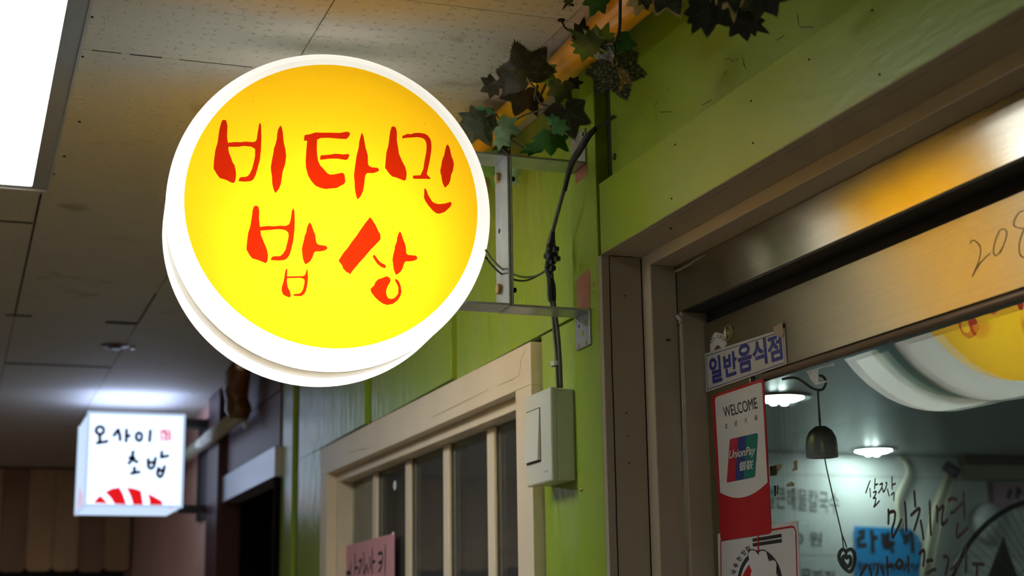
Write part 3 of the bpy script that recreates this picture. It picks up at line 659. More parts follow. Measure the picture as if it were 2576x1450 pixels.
# ------------------------------------------------------------------ steel bracket that carries it
bk = thing('sign_bracket', 'galvanised steel bracket of bent flat bar between round sign and green post', 'bracket', (.88, 2.48, Z(.68)))
BY0, BY1 = 2.4485, 2.5145
XB = .8795
for (x0, x1, z0, z1, nm) in ((XB - .0045, XB - .0005, .548, .8175, 'upright_bar'), (XB + .0005, XB + .0045, .5475, .8165, 'upright_bar'),
                             (.803, XB - .0005, .814, .8178, 'arm'), (.797, XB - .0005, .5475, .5515, 'arm'),
                             (XB + .0005, W - .0001, .8138, .8178, 'arm'), (XB + .0005, W - .0001, .5462, .5502, 'arm'),
                             (W - .0042, W - .0002, .8138, .880, 'wall_plate'), (W - .0042, W - .0002, .4868, .5502, 'wall_plate')):
    box(nm, M_galv, x0, x1, BY0, BY1, Z(z0), Z(z1), bk, bevel=.0008)
for dz in (.7873, .5852):
    P = V((XB - .0045, 2.494, Z(dz)))
    MB().lathe([(-.0065, .0001), (-.0065, .0080), (-.0055, .0092), (0, .0092)], P, (1, 0, 0), 6).build('bolt_head', M_brass, bk, bevel=.0004)
    MB().lathe([(0, .0085), (.007, .0085), (.007, .0045), (.020, .0045), (.020, .0001)], P + V((.0092, 0, 0)), (1, 0, 0), 6).build('bolt_nut', M_dark, bk)
P = V((XB - .0046, 2.494, Z(.690))); MB().lathe([(-.0003, .0001), (-.0003, .0045), (.001, .0045)], P, (1, 0, 0), 12).build('bar_hole', M_dark, bk)
for (px, py, rr, mm) in [(1474, 813, .0045, M_brass), (1457, 871, .0045, M_brass), (1475, 862, .0045, M_brass), (1457, 822, .003, M_dark), (1466, 840, .0062, M_green), (1467, 338, .005, M_dark), (1455, 372, .004, M_brass)]:
    P = on((px, py), 0, W - .0042)
    n_ = 'screw' if mm is M_brass else 'plate_hole'
    MB().lathe([(-.002 if mm is M_brass else -.0004, .0001), (-.0016 if mm is M_brass else -.0004, rr * .8), (.0005, rr)], P, (1, 0, 0), 12).build(n_, mm, bk)

# ------------------------------------------------------------------ cable down to the switch box
cb = thing('power_cable', 'black-taped grey cable running down the green wall to the switch box', 'cable', on((1390, 650), 0, 1.0))
XC = .992


def path(pts, X): return [on(p, 0, x) for p, x in zip(pts, X if isinstance(X, (list, tuple)) else [X] * len(pts))]


MB().tube(smooth_line([tuple(v) for v in path([(1546, 293), (1522, 308), (1497, 325)], [1.03, 1.015, 1.0])]), .0036, 8).build('sheath', M_cable, cb, smooth=True)
MB().tube(smooth_line([tuple(v) for v in path([(1500, 322), (1478, 345), (1460, 375), (1443, 402), (1432, 430), (1424, 462), (1420, 480)], [1.0, .99, .985, .985, .988, .99, .99])], 3),
          [.0045, .005, .0056, .006, .0062, .0064, .0062, .0065, .006, .0058, .0055, .005, .0052, .0046, .0045, .0043, .0043, .0042, .0042][:19], 10).build('tape_wrap', M_black, cb, smooth=True)
MB().tube(smooth_line([tuple(v) for v in path([(1421, 470), (1410, 510), (1399, 550), (1389, 590)], .992)]), .0036, 8).build('sheath', M_cable, cb, smooth=True)
blob = [(1391, 578), (1388, 600), (1386, 615), (1388, 630), (1389, 642), (1387, 655), (1382, 668), (1381, 680), (1384, 700), (1387, 718), (1388, 740), (1389, 758)]
MB().tube(path(blob, .992), [.004, .0065, .0085, .0115, .012, .0105, .0085, .0082, .006, .0078, .0082, .0072], 9).build('tape_wrap', M_black, cb)
for k in range(7):
    P = on((1388 + random.uniform(-13, 15), 628 + k * 8), 0, .985); MB().box(P.x - .004, P.x + .004, P.y - .006, P.y + .006, P.z - .004, P.z + .004).build('tape_flap', M_black, cb)
MB().tube(smooth_line([tuple(v) for v in path([(1378, 676), (1382, 720), (1391, 790), (1396, 850), (1401, 910), (1404, 976)], [.994, .994, 1.0, 1.004, 1.006, 1.012])]), .0036, 8).build('sheath', M_cable, cb, smooth=True)
MB().tube(smooth_line([tuple(v) for v in path([(1388, 690), (1391, 740), (1399, 800), (1405, 850), (1409, 910), (1412, 976)], [.994, .994, 1.0, 1.004, 1.006, 1.012])]), .0036, 8).build('sheath', M_cable, cb, smooth=True)
MB().tube(smooth_line([tuple(v) for v in path([(1222, 648), (1238, 668), (1262, 690), (1290, 703), (1318, 707), (1345, 698), (1372, 682)], [.80, .83, .875, .905, .94, .97, .99])]), .0018, 8).build('lead_wire', M_black, cb, smooth=True)
MB().tube(smooth_line([tuple(v) for v in path([(1222, 630), (1240, 655), (1265, 678), (1292, 690), (1320, 698), (1350, 694), (1376, 678)], [.80, .83, .875, .905, .94, .97, .99])]), .0018, 8).build('lead_wire', mat('white_wire', (.40, .38, .30), .45), cb, smooth=True)
P = on((1400, 916), 0, 1.004)
MB().lathe([(-.004, .0085), (.004, .0085), (.004, .0105), (-.004, .0105), (-.004, .0085)], P, (0, .03, 1), 14).build('cable_tie', M_white, cb)
MB().tube([P + V((0, .006, 0)), P + V((.005, .022, .001))], .003, 6).build('cable_tie', M_white, cb)

# ------------------------------------------------------------------ switch box
sb = thing('switch_box', 'cream plastic surface switch box with one large rocker below the cables', 'switch', (1.02, 2.645, Z(.345)))
box('back_case', M_white, 1.010, 1.0448, 2.5815, 2.7075, Z(.2645), Z(.4300), sb, bevel=.003)
box('cover', M_white, .9975, 1.0105, 2.579, 2.710, Z(.2628), Z(.4318), sb, bevel=.0035)
rk = MB(); rk.add([(.9973, 2.633, Z(.3065)), (.9973, 2.704, Z(.3065)), (.9973, 2.704, Z(.400)), (.9973, 2.633, Z(.400)),
                   (.9905, 2.633, Z(.3055)), (.9905, 2.704, Z(.3055)), (.9958, 2.704, Z(.400)), (.9958, 2.633, Z(.400))], [(0, 1, 2, 3), (4, 7, 6, 5), (0, 4, 5, 1), (3, 2, 6, 7), (0, 3, 7, 4), (1, 5, 6, 2)])
rk.build('rocker', mat('rocker_plastic', (.66, .66, .55), .3), sb, bevel=.0006)
MB().box(.9970, .9976, 2.6312, 2.706, Z(.3030), Z(.4022)).build('rocker_gap', mat('gap_grey', (.10, .10, .07), .6), sb)
MB().box(.9970, .9974, 2.598, 2.618, Z(.2815), Z(.2840)).build('embossed_mark', mat('emboss', (.42, .42, .34), .5), sb)

# ------------------------------------------------------------------ painted window beside the door
wi = struct('window_1', (1.05, 3.65, Z(.2)))
XF0 = 1.0231; BOT = -.9
fr = [(2.7465, 4.546, .4625, .5455, 'frame_head'), (2.7465, 2.834, BOT, .4625, 'frame_stile'), (4.462, 4.546, BOT, .4625, 'frame_stile'), (2.7465, 4.546, BOT - .08, BOT, 'frame_sill')]
for y0, y1, z0, z1, nm in fr: box(nm, M_win, XF0, 1.063, y0, y1, Z(z0), Z(z1), wi, bevel=.0015)
for y0, y1, z0, z1, nm in [(2.80, 4.50, .4365, .4640, 'sash_rail'), (2.80, 2.864, BOT, .4365, 'sash_stile'), (4.430, 4.50, BOT, .4365, 'sash_stile')]:
    box(nm, M_win, 1.0508, 1.1000, y0, y1, Z(z0), Z(z1), wi, bevel=.0015)
box('glass_pane', glass('window_glass', 1.5, (.78, .80, .76), .05), 1.0925, 1.0975, 2.864, 4.43, Z(BOT), Z(.4365), wi)
for yc in (4.147, 3.817, 3.490, 3.167):
    box('glazing_bar', M_win, 1.083, 1.092, yc - .022, yc + .022, Z(BOT), Z(.4363), wi, bevel=.003)
for pth in ([(1250, 972), (1290, 955), (1305, 945)], [(1085, 1052), (1150, 1020), (1230, 980)], [(880, 1140), (905, 1132), (930, 1128)], [(1305, 948), (1312, 900), (1322, 878)]):
    mb = MB(); ribbon(mb, [on(p, 0, XF0 - .0004) for p in pth], .0022, (-1, 0, 0)); mb.build('paint_crack', mat('beige_crack', (.33, .26, .16), .7), wi)
MB().lathe([(-.001, .0001), (-.001, .012), (.0005, .014)], on((993, 1222), 0, 1.0925), (1, 0, 0), 7).build('tape_scrap', mat('clear_tape', (.8, .84, .9), .15), wi)
pn = thing('pink_note', 'pink paper note with black handwriting taped inside the cream window frame', 'note', on((930, 1400), 0, 1.0745))
XN = 1.0745
np_ = [on((868, 1374), 0, XN), on((992, 1341), 0, XN)]
a_, b2_ = V((XN, np_[0].y, Z(.2525))), V((XN, np_[1].y, Z(.2560)))
MB().prism([a_, b2_, b2_ - V((0, 0, .30)), a_ - V((0, 0, .30))], (.0008, 0, 0)).build('paper', mat('pink_paper', (.62, .30, .33), .6), pn)
q14 = crop(3.223, 800, 1000)
for s_ in ([(300, 1255), (300, 1330), (298, 1450)], [(268, 1330), (262, 1400), (240, 1450)], [(300, 1390), (325, 1380)], [(330, 1335), (352, 1320), (345, 1380), (325, 1440)], [(370, 1255), (372, 1440)],
           [(395, 1345), (385, 1400), (375, 1440)], [(398, 1370), (408, 1430)], [(440, 1215), (440, 1330), (437, 1440)], [(440, 1340), (462, 1330)], [(420, 1290), (425, 1400)],
           [(485, 1275), (515, 1262), (522, 1300), (515, 1370), (490, 1420)], [(490, 1345), (520, 1335)], [(545, 1190), (545, 1330), (540, 1450)], [(225, 1430), (250, 1420), (270, 1440)]):
    mb = MB(); ribbon(mb, smooth_line([tuple(on(q14(*p), 0, XN - .0005)) for p in s_]), .009, (-1, 0, 0)); mb.build('pen_stroke', M_ink, pn)
MB().lathe([(-.003, .0001), (-.002, .005), (.001, .006)], on((989, 1344), 0, XN), (1, 0, 0), 8).build('pin', mat('clear_pin', (.8, .8, .8), .2), pn)

# ------------------------------------------------------------------ purple shop front further along, and the end of the corridor
w2 = struct('wall_right', (W, 7, 0))
M_purp = mat('purple_paint', (.17, .085, .10), .5, var=(.15, .075, .09), vscale=4)
M_mar = mat('maroon_post', (.075, .022, .028), .4)
M_pink = mat('pink_wall', (.60, .34, .27), .6, var=(.55, .30, .24), vscale=4)
box('upper_panel', M_purp, W + .01, 1.10, 5.256, 6.34, Z(.83), HC - .002, w2)
box('upper_panel', M_purp, W + .012, 1.10, 5.256, 6.34, Z(.636), Z(.826), w2)
box('fascia_beam', mat('blue_grey_fascia', (.42, .43, .50), .3, .3), W - .004, 1.10, 5.256, 6.34, Z(.531), Z(.636), w2, bevel=.002)
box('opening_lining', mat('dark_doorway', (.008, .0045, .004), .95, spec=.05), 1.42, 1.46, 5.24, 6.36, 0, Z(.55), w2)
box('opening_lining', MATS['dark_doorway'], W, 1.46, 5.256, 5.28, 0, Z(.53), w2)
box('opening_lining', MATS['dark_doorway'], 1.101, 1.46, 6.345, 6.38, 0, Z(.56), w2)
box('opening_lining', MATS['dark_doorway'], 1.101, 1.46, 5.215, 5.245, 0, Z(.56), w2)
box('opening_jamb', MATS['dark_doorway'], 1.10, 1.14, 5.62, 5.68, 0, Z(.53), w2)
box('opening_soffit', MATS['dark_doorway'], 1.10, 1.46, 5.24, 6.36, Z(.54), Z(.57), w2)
box('maroon_post', M_mar, W - .025, 1.10, 6.34, 6.62, 0, HC - .002, w2, bevel=.004)
box('pink_panel', M_pink, W, 1.10, 6.62, 9.75, 0, HC - .002, w2)
fw = box('wall_front', M_pink, -1.7, 1.10, 9.70, 9.75, 0, HC); fw['kind'] = 'structure'
box('dark_band', M_dark, -1.6, .985, 9.66, 9.70, 0, Z(.42), fw)
ss = thing('wooden_slat_pelmet', 'row of brown wooden slats with rounded ends under the ceiling at the corridor end', 'pelmet', (.3, 9.6, Z(.7)))
sl_mats = [mat('slat_%s' % n, c, .6, var=v, vscale=4, stretch=(3, 3, .6)) for n, c, v in (('light', (.56, .36, .19), (.46, .28, .14)), ('mid', (.47, .29, .15), (.38, .225, .115)), ('dark', (.32, .185, .105), (.26, .15, .08)))]
order = [1, 0, 2, 0, 1, 2, 1, 0, 2, 0, 2, 0, 0, 2, 1]
box('batten', sl_mats[2], -1.2, 1.02, 9.63, 9.66, Z(.90), Z(.96), ss)
for i in range(15):
    x1 = 1.006 - (14 - i) * .1475; x0 = x1 - .145; z0 = .392 + .004 * math.sin(i * 2.3)
    fy = 9.60 + (.012 if order[i] == 2 else 0) + .003 * math.sin(i * 1.7)
    r_s = .03
    poly = [(x0, fy, HC - .012), (x1, fy, HC - .012)] + [(x1 - r_s + r_s * math.cos(a), fy, Z(z0) + r_s - r_s * math.sin(a)) for a in [k * PI / 8 for k in range(5)]] + [(x0 + r_s - r_s * math.sin(a), fy, Z(z0) + r_s - r_s * math.cos(a)) for a in [k * PI / 8 for k in range(5)]]
    MB().prism(poly, (0, .018, 0)).build('slat', sl_mats[order[i]], ss)

# square light-box sign hanging further along
bs = thing('light_box_sign', 'white lit cube sign with black brush lettering and red stripes below', 'sign', (.69, 6.75, Z(.72)))
bx0, bx1, by0, by1, bz0, bz1 = .496, .886, 6.50, 6.98, .5235, .9065
M_lbox = emit('lit_white_acrylic', (.60, .74, 1.0), BOX_E)
M_lside = emit('lit_side_acrylic', (.60, .76, 1.0), BOX_E * .56)
MB().box(bx0, bx1, by0 + .004, by1, Z(bz0), Z(bz1) - .004).build('lit_case', M_lside, bs, bevel=.004)
MB().box(bx0, bx1, by0, by0 + .0042, Z(bz0), Z(bz1)).build('front_panel', M_lbox, bs)
MB().box(bx0 + .004, bx1 - .004, by0 + .006, by1 - .004, Z(bz1) - .0041, Z(bz1)).build('top_panel', emit('lit_top_acrylic', (.46, .58, 1.0), BOX_E * 2.6), bs)
M_edge = emit('lit_box_edge', (.55, .70, .95), BOX_E * .5)
mb = MB(); t_ = .009
for (x0, x1, z0, z1) in ((bx0 - .002, bx0 + t_, bz0, bz1), (bx1 - t_, bx1 + .002, bz0, bz1)): mb.box(x0, x1, by0 - .003, by0 + t_, Z(z0), Z(z1))
for (z0, z1) in ((bz0 - .002, bz0 + t_), (bz1 - t_, bz1 + .002)): mb.box(bx0, bx1, by0 - .003, by0 + t_, Z(z0), Z(z1))
mb.box(bx0 - .002, bx0 + t_, by1 - t_, by1 + .002, Z(bz0), Z(bz1)).box(bx0 - .002, bx0 + t_, by0, by1, Z(bz0) - .002, Z(bz0) + t_)
mb.build('edge_trim', M_edge, bs)
q15 = crop(4.532, 160, 1000); YB = by0 - .0006
fx = lambda p: on(q15(*p), 1, YB)
inkb = mat('brush_ink', (.015, .02, .03), .6)


def brush(strokes, wd, nm):
    mb = MB()
    for s_ in strokes: ribbon(mb, smooth_line([tuple(fx(p)) for p in s_]), wd, (0, -1, 0))
    return mb.build(nm, inkb, bs)


brush([ell(415, 378, 45, 43, 0, 360, 12), [(412, 425), (413, 470), (412, 510)], [(365, 525), (440, 514), (515, 498)]], .0135, 'lettering')
brush([[(640, 362), (610, 385), (565, 450)], [(622, 380), (640, 430), (645, 505)], [(718, 355), (716, 430), (712, 520)], [(716, 442), (768, 440)]], .0135, 'lettering')
brush([ell(860, 450, 33, 45, 0, 360, 12), [(990, 365), (985, 440), (978, 515)]], .0135, 'lettering')
brush([[(795, 605), (788, 650), (780, 690)], [(735, 690), (790, 692), (818, 684)], [(785, 690), (765, 730), (732, 765)], [(785, 700), (820, 730), (855, 740)], [(808, 790), (806, 860)], [(755, 872), (820, 860), (880, 850)]], .0135, 'lettering')
brush([[(965, 690), (968, 790), (1000, 812), (1032, 780), (1050, 675)], [(968, 748), (1038, 740)], [(1122, 610), (1112, 700)], [(1115, 684), (1205, 665)], [(1090, 790), (1070, 870), (1100, 910), (1132, 870), (1155, 770)], [(1080, 842), (1140, 828)]], .0135, 'lettering')
M_lred = emit('lit_red_print', (.80, .012, .015), 1.0)
for P_ in ([(345, 1205), (380, 1155), (420, 1122), (462, 1165), (500, 1212)], [(475, 1082), (550, 1042), (635, 1028), (680, 1110), (715, 1222), (580, 1216), (540, 1150)], [(718, 1030), (800, 1040), (882, 1066), (895, 1140), (908, 1231), (795, 1228), (765, 1130)],
           [(960, 1098), (1040, 1138), (1125, 1187), (1125, 1238), (985, 1236), (978, 1170)], [(1187, 1232), (1215, 1248), (1248, 1280), (1205, 1262)]):
    MB().add([fx(p) for p in P_], [tuple(range(len(P_)))]).build('red_stripe', M_lred, bs)
M_lstamp = emit('lit_stamp_red', (.85, .16, .20), 1.0)
mb = MB()
for s_ in ([(1108, 375), (1215, 372)], [(1110, 490), (1220, 486)], [(1108, 375), (1112, 490)], [(1165, 372), (1165, 486)], [(1217, 372), (1220, 486)], [(1108, 410), (1215, 405)], [(1150, 425), (1215, 440)], [(1112, 450), (1220, 465)], [(1130, 385), (1200, 420)]):
    ribbon(mb, [fx(p) for p in s_], .006, (0, -1, 0), False)
mb.build('red_stamp', M_lstamp, bs)
mb = MB(); XL = bx0 - .0025
for s_ in ([(185, 1045), (160, 1270)], [(200, 1060), (185, 1255)], [(212, 1110), (205, 1240)]):
    ribbon(mb, [on(q15(*p), 0, XL) for p in s_], .035, (-1, 0, 0))
mb.build('side_stripes', emit('lit_side_red', (.85, .22, .30), 1.0), bs)
M_blk = mat('black_bracket_paint', (.012, .010, .012), .5)
fb = thing('box_sign_bracket', 'black steel bracket frame holding the white cube sign to the wall', 'bracket', (1.0, 6.7, Z(.72)))
box('arm', M_blk, .8875, W - .0005, 6.63, 6.72, Z(.875), Z(.908), fb)
box('arm', M_blk, .8875, W - .0005, 6.63, 6.72, Z(.515), Z(.545), fb)
box('wall_bar', M_blk, W - .014, W - .0006, 6.64, 6.98, Z(.50), Z(.925), fb)

# ------------------------------------------------------------------ yellow gas pipe with wraps, along wall and ceiling
M_gas = mat('gas_pipe_orange', (.84, .42, .003), .35, var=(.78, .36, .003), vscale=9, coat=.1)
gp = thing('gas_pipe', 'orange-yellow gas pipe running under the ceiling above the green wall', 'pipe', (.97, 3.5, Z(.95)))
PX, PZ = .9585, Z(.9655)
MB().tube([(PX, y, PZ) for y in (-1, 2.2, 3.2, 4.4, 5.68)], .0245, 16).build('pipe', M_gas, gp, smooth=True)
rr = [.0300 + .0012 * math.sin(i * 2.1) for i in range(14)]; rr[-1] = .0275
sl = MB(); n = 24; vs, fs_ = [], []
for i in range(14):
    y = .9 + i * (2.405 - .9) / 13
    for k in range(n):
        a = 2 * PI * k / n; yy = y + (.03 * math.sin(3 * a + 1) + .018 * math.sin(5 * a) if i == 13 else 0)
        rad = rr[i] * (1 + .02 * math.sin(2 * a + i)); vs.append((PX + rad * math.cos(a), yy, PZ - .001 + rad * math.sin(a)))
for i in range(13):
    for k in range(n): fs_.append((i * n + k, i * n + (k + 1) % n, (i + 1) * n + (k + 1) % n, (i + 1) * n + k))
sl.add(vs, fs_); sl.build('plastic_sleeve', mat('orange_plastic_wrap', (.84, .40, .004), .28, var=(.72, .30, .004), vscale=12, bump=.25, bscale=25, coat=.15), gp, smooth=True)
MB().tube([(PX, 5.60, PZ - .005), (PX + .004, 5.68, PZ - .02), (PX + .006, 5.73, PZ - .06), (PX + .012, 5.74, PZ - .10), (PX + .018, 5.73, PZ - .14), (PX + .02, 5.72, PZ - .175)], [.035, .048, .05, .043, .05, .036], 12).build('foam_lagging', mat('brown_foam', (.22, .085, .014), .4, var=(.15, .055, .01), vscale=30, bump=.8, bscale=30, coat=.5), gp, smooth=True)
MB().tube([(.975, 5.72, Z(.80)), (.975, 7.5, Z(.80))], .028, 14).build('far_pipe', mat('pale_pipe', (.55, .50, .38), .25, coat=.6), gp, smooth=True)
MB().tube([(.975, 7.47, Z(.80)), (.975, 7.53, Z(.80))], .030, 12).build('pipe_collar', mat('ochre_collar', (.45, .28, .02), .4), gp, smooth=True)
MB().tube([(.99, 5.66, Z(.775)), (.99, 5.66, Z(.755)), (.992, 5.66, Z(.740))], [.006, .011, .004], 8).build('drip', mat('clear_drip', (.75, .75, .80), .1), gp, smooth=True)
MB().tube([(.99, 5.66, Z(.80)), (.99, 5.66, Z(.77))], .004, 6).build('drip_stem', M_dark, gp)

sp = thing('sprinkler_plate', 'small round metal plate on the ceiling above the square light box', 'sprinkler', (.5, 5.49, HC))
MB().lathe([(-.012, .0001), (-.012, .018), (-.004, .030), (-.003, .046), (.0, .050)], (.5, 5.49, HC), (0, 0, 1), 24).build('plate', mat('dull_metal', (.16, .15, .15), .4, .6), sp, smooth=True)
MB().lathe([(-.010, .0001), (-.010, .008), (0, .009)], (.56, 5.49, HC), (0, 0, 1), 10).build('stud', mat('bright_stud', (.7, .7, .75), .3, .5), sp)

# ------------------------------------------------------------------ artificial ivy
def leafmat(name, a, b2, lo=.42, hi=.6, scale=60):
    m = mat(name, a, .5, var=b2, vscale=scale); r = [n for n in m.node_tree.nodes if n.type == 'VALTORGB'][0]
    r.color_ramp.elements[0].position = lo; r.color_ramp.elements[1].position = hi; return m


LM = dict(dark=leafmat('leaf_dark_mottled', (.022, .034, .012), (.085, .10, .035), .45, .72, 70), brown=leafmat('leaf_brown', (.055, .042, .022), (.085, .07, .035)),
          bright=leafmat('leaf_bright', (.25, .45, .03), (.32, .50, .06)), mint=leafmat('leaf_mint', (.12, .42, .17), (.16, .48, .23)), pale=leafmat('leaf_pale', (.17, .30, .13), (.22, .35, .18)),
          green=leafmat('leaf_green', (.035, .19, .025), (.055, .24, .04)), olive=leafmat('leaf_olive', (.07, .11, .012), (.11, .14, .02)), black=leafmat('leaf_black', (.010, .013, .007), (.02, .025, .012)),
          mott=leafmat('leaf_cream_mottled', (.020, .030, .010), (.26, .25, .09), .50, .66, 240), cream=leafmat('leaf_cream', (.75, .60, .26), (.30, .30, .08), .45, .65, 30))
M_stem = mat('ivy_stem', (.05, .045, .015), .6)
M_vein = mat('leaf_vein', (.13, .15, .07), .6)
half = [(0, 1.0), (7, .87), (14, .75), (22, .64), (29, .61), (36, .68), (44, .82), (50, .88), (57, .77), (66, .65), (76, .57), (86, .59), (96, .67), (104, .71), (113, .62), (125, .54), (140, .48), (155, .40), (168, .27), (178, .09)]


def leaf(root, base, tip, X=.92, dx=0., wid=1.0, roll=0., fold=.25, m='dark', veins=True, cast=True):
    """a lobed, serrated leaf: junction seen at pixel base, tip at pixel tip; dx tips it towards or away from the wall"""
    X = min([X] + [on(p, 2, HC - .022).x for p in (base, tip)])        # stay below the ceiling
    B = on(base, 0, X); view = (EYE - B).normalized()
    T = onp(tip, B, view) - view * dx * 3
    d = T - B; Ln = d.length; d.normalize(); s = d.cross(view).normalized(); nrm = s.cross(d).normalized()
    s, nrm = s * math.cos(roll) + nrm * math.sin(roll), nrm * math.cos(roll) - s * math.sin(roll)
    pts = []
    for i, (a, r) in enumerate(half[:-1]):
        a2, r2 = half[i + 1]
        pts += [(a + (a2 - a) * t, r + (r2 - r) * t, q) for t, q in ((0, 1.03), (.25, .93), (.5, 1.02), (.75, .93))]
    pts.append((*half[-1], 1))
    ring = [(-a, r, q) for a, r, q in reversed(pts[1:])] + pts
    f1, f2 = random.uniform(0, 6), random.uniform(.04, .09)

    def P_(a, r, q):
        x, y = math.sin(math.radians(a)) * r * wid, math.cos(math.radians(a)) * r
        z = -fold * abs(x) - .16 * y * abs(y) + f2 * math.sin(5 * x + f1) * (abs(x) + abs(y)) - .10 * x * x
        return B + (s * (x * q) + d * (y * q) + nrm * z) * Ln
    k = len(ring); vs = [B] + [P_(a, r * .5, 1) for a, r, q in ring] + [P_(a, r, q) for a, r, q in ring]
    fs = [(0, i + 1, (i + 1) % k + 1) for i in range(k)] + [(i + 1, i + 1 + k, (i + 1) % k + 1 + k, (i + 1) % k + 1) for i in range(k)]
    o = MB().add(vs, fs).build('leaf', LM[m], root, keep=True, smooth=True)
    if veins and Ln > .03:
        mb = MB()
        for a in (0, 50, -50, 108, -108):
            e = []
            for t in (.02, .3, .62):
                e.append(P_(a, t, 1) + nrm * .010 * Ln)
            ribbon(mb, e, Ln * .011, nrm)
        mb.build('leaf_vein', M_vein, o, keep=True)
    return o


def stem(root, pts, X, r=.0022):
    MB().tube(smooth_line([tuple(v) for v in path(pts, X)]), r, 6).build('stem', M_stem, root, smooth=True)


iv = thing('ivy_garland', 'dark and pale artificial ivy wound around the pipe beside the round sign', 'ivy', on((1330, 270), 0, .93))
stem(iv, [(1395, 160), (1360, 240), (1345, 250), (1352, 215), (1350, 240), (1362, 262), (1385, 275), (1388, 330), (1386, 350)], [.94, .93, .92, .91, .91, .91, .91, .915, .92])
stem(iv, [(1325, 190), (1340, 215), (1352, 222)], .915, .0016); stem(iv, [(1262, 310), (1245, 285), (1247, 330), (1262, 372), (1285, 392)], .92, .0016); stem(iv, [(1282, 348), (1300, 362), (1325, 378)], .93, .0014)
stem(iv, [(1200, 300), (1220, 295), (1240, 285)], .88, .0016); stem(iv, [(1386, 270), (1300, 300), (1282, 350), (1284, 410)], [.91, .94, .95, .95], .0018)
for a in [((1240, 218), (1208, 232), .93, .0, 1.3, .3, .3, 'brown'), ((1300, 205), (1225, 225), .95, .0, .8, .5, .3, 'brown'), ((1320, 232), (1299, 287), .915, -.01, 1.15, .1, .2, 'brown'),
          ((1322, 184), (1289, 93), .92, .01, 1.0, .15, .22, 'dark'), ((1203, 305), (1238, 372), .90, .0, 1.0, .0, .2, 'dark'), ((1203, 305), (1150, 285), .902, .0, .85, .1, .2, 'dark'),
          ((1215, 288), (1200, 262), .92, .01, .9, .0, .2, 'mint'), ((1222, 292), (1237, 278), .915, .01, 1.1, .0, .2, 'pale'), ((1263, 318), (1309, 330), .905, -.005, .95, .2, .22, 'pale'), ((1264, 345), (1283, 366), .908, -.005, 1.3, .1, .2, 'pale'),
          ((1372, 182), (1384, 224), .905, .0, .75, .0, .25, 'bright'), ((1372, 178), (1370, 147), .906, .01, .8, .2, .25, 'bright'), ((1412, 218), (1402, 268), .918, .0, .98, .0, .2, 'olive'),
          ((1425, 285), (1450, 366), .925, .01, .85, .0, .2, 'black'), ((1410, 290), (1390, 275), .93, .0, 1.2, .0, .2, 'black'), ((1400, 318), (1437, 325), .905, .0, .85, .0, .3, 'mint'), ((1396, 306), (1370, 294), .905, .0, .8, .0, .3, 'mint'),
          ((1384, 340), (1386, 389), .915, -.01, 1.05, .0, .3, 'green'), ((1350, 372), (1305, 387), .93, .0, .6, .4, .2, 'green'), ((1440, 210), (1470, 207), .95, .0, .8, .0, .2, 'black'),
          ((1238, 405), (1246, 478), .965, .0, .75, .0, .2, 'green'), ((1294, 432), (1299, 396), .97, .0, .6, .0, .2, 'pale'), ((1294, 448), (1298, 474), .97, .0, .6, .0, .2, 'pale'), ((1210, 340), (1225, 420), .96, .0, .7, .0, .2, 'dark'),
          ((1262, 378), (1285, 388), .93, .0, 1.2, .0, .2, 'black'), ((1185, 320), (1172, 352), .90, .0, 1.2, .0, .2, 'dark')]:
    leaf(iv, a[0], a[1], a[2], a[3], a[4], a[5], a[6], a[7])
iv2 = thing('ivy_sprig', 'hanging ivy sprig with a mottled dark leaf in front of the orange pipe', 'ivy', on((1545, 110), 0, .90))
stem(iv2, [(1560, -20), (1560, 30), (1558, 75), (1550, 100), (1540, 112)], .895, .0026); stem(iv2, [(1545, 108), (1522, 112), (1508, 118)], .89, .0018); stem(iv2, [(1545, 112), (1548, 135), (1545, 165)], .895, .0022); stem(iv2, [(1548, 108), (1560, 105)], .9, .0018)
stem(iv2, [(1430, 76), (1480, 102), (1537, 137)], [.86, .88, .89], .0016)
for a in [((1512, 105), (1530, 52), .905, .0, .75, .2, .3, 'bright'), ((1514, 104), (1497, 58), .907, .0, .7, -.2, .3, 'bright'), ((1520, 112), (1538, 128), .90, .0, 1.3, .0, .2, 'bright'), ((1500, 118), (1428, 78), .88, -.01, .55, .75, .1, 'olive'), ((1500, 118), (1460, 72), .885, .01, .6, .6, .1, 'olive'),
          ((1478, 118), (1432, 112), .90, .0, .7, .0, .2, 'bright'), ((1475, 118), (1465, 158), .90, .0, 1.1, .0, .2, 'bright'),
          ((1562, 105), (1596, 150), .91, .0, .8, .0, .3, 'green'), ((1546, 174), (1581, 264), .885, .01, 1.0, .0, .15, 'mott'), ((1546, 174), (1500, 205), .886, .01, 1.1, .0, .15, 'mott'),
          ((1505, -5), (1484, 45), .96, .0, .9, .0, .2, 'green'), ((1462, 90), (1470, 40), .975, .0, .7, .0, .2, 'dark'), ((1440, -10), (1413, 27), .93, .0, .35, .0, .2, 'olive')]:
    leaf(iv2, a[0], a[1], a[2], a[3], a[4], a[5], a[6], a[7])
iv3 = thing('ivy_garland', 'cream-edged dark ivy cluster hanging over the top of the green wall', 'ivy', on((1780, 20), 0, .93))
stem(iv3, [(1600, -60), (1700, -40), (1800, -30), (1900, -40)], .93, .002)
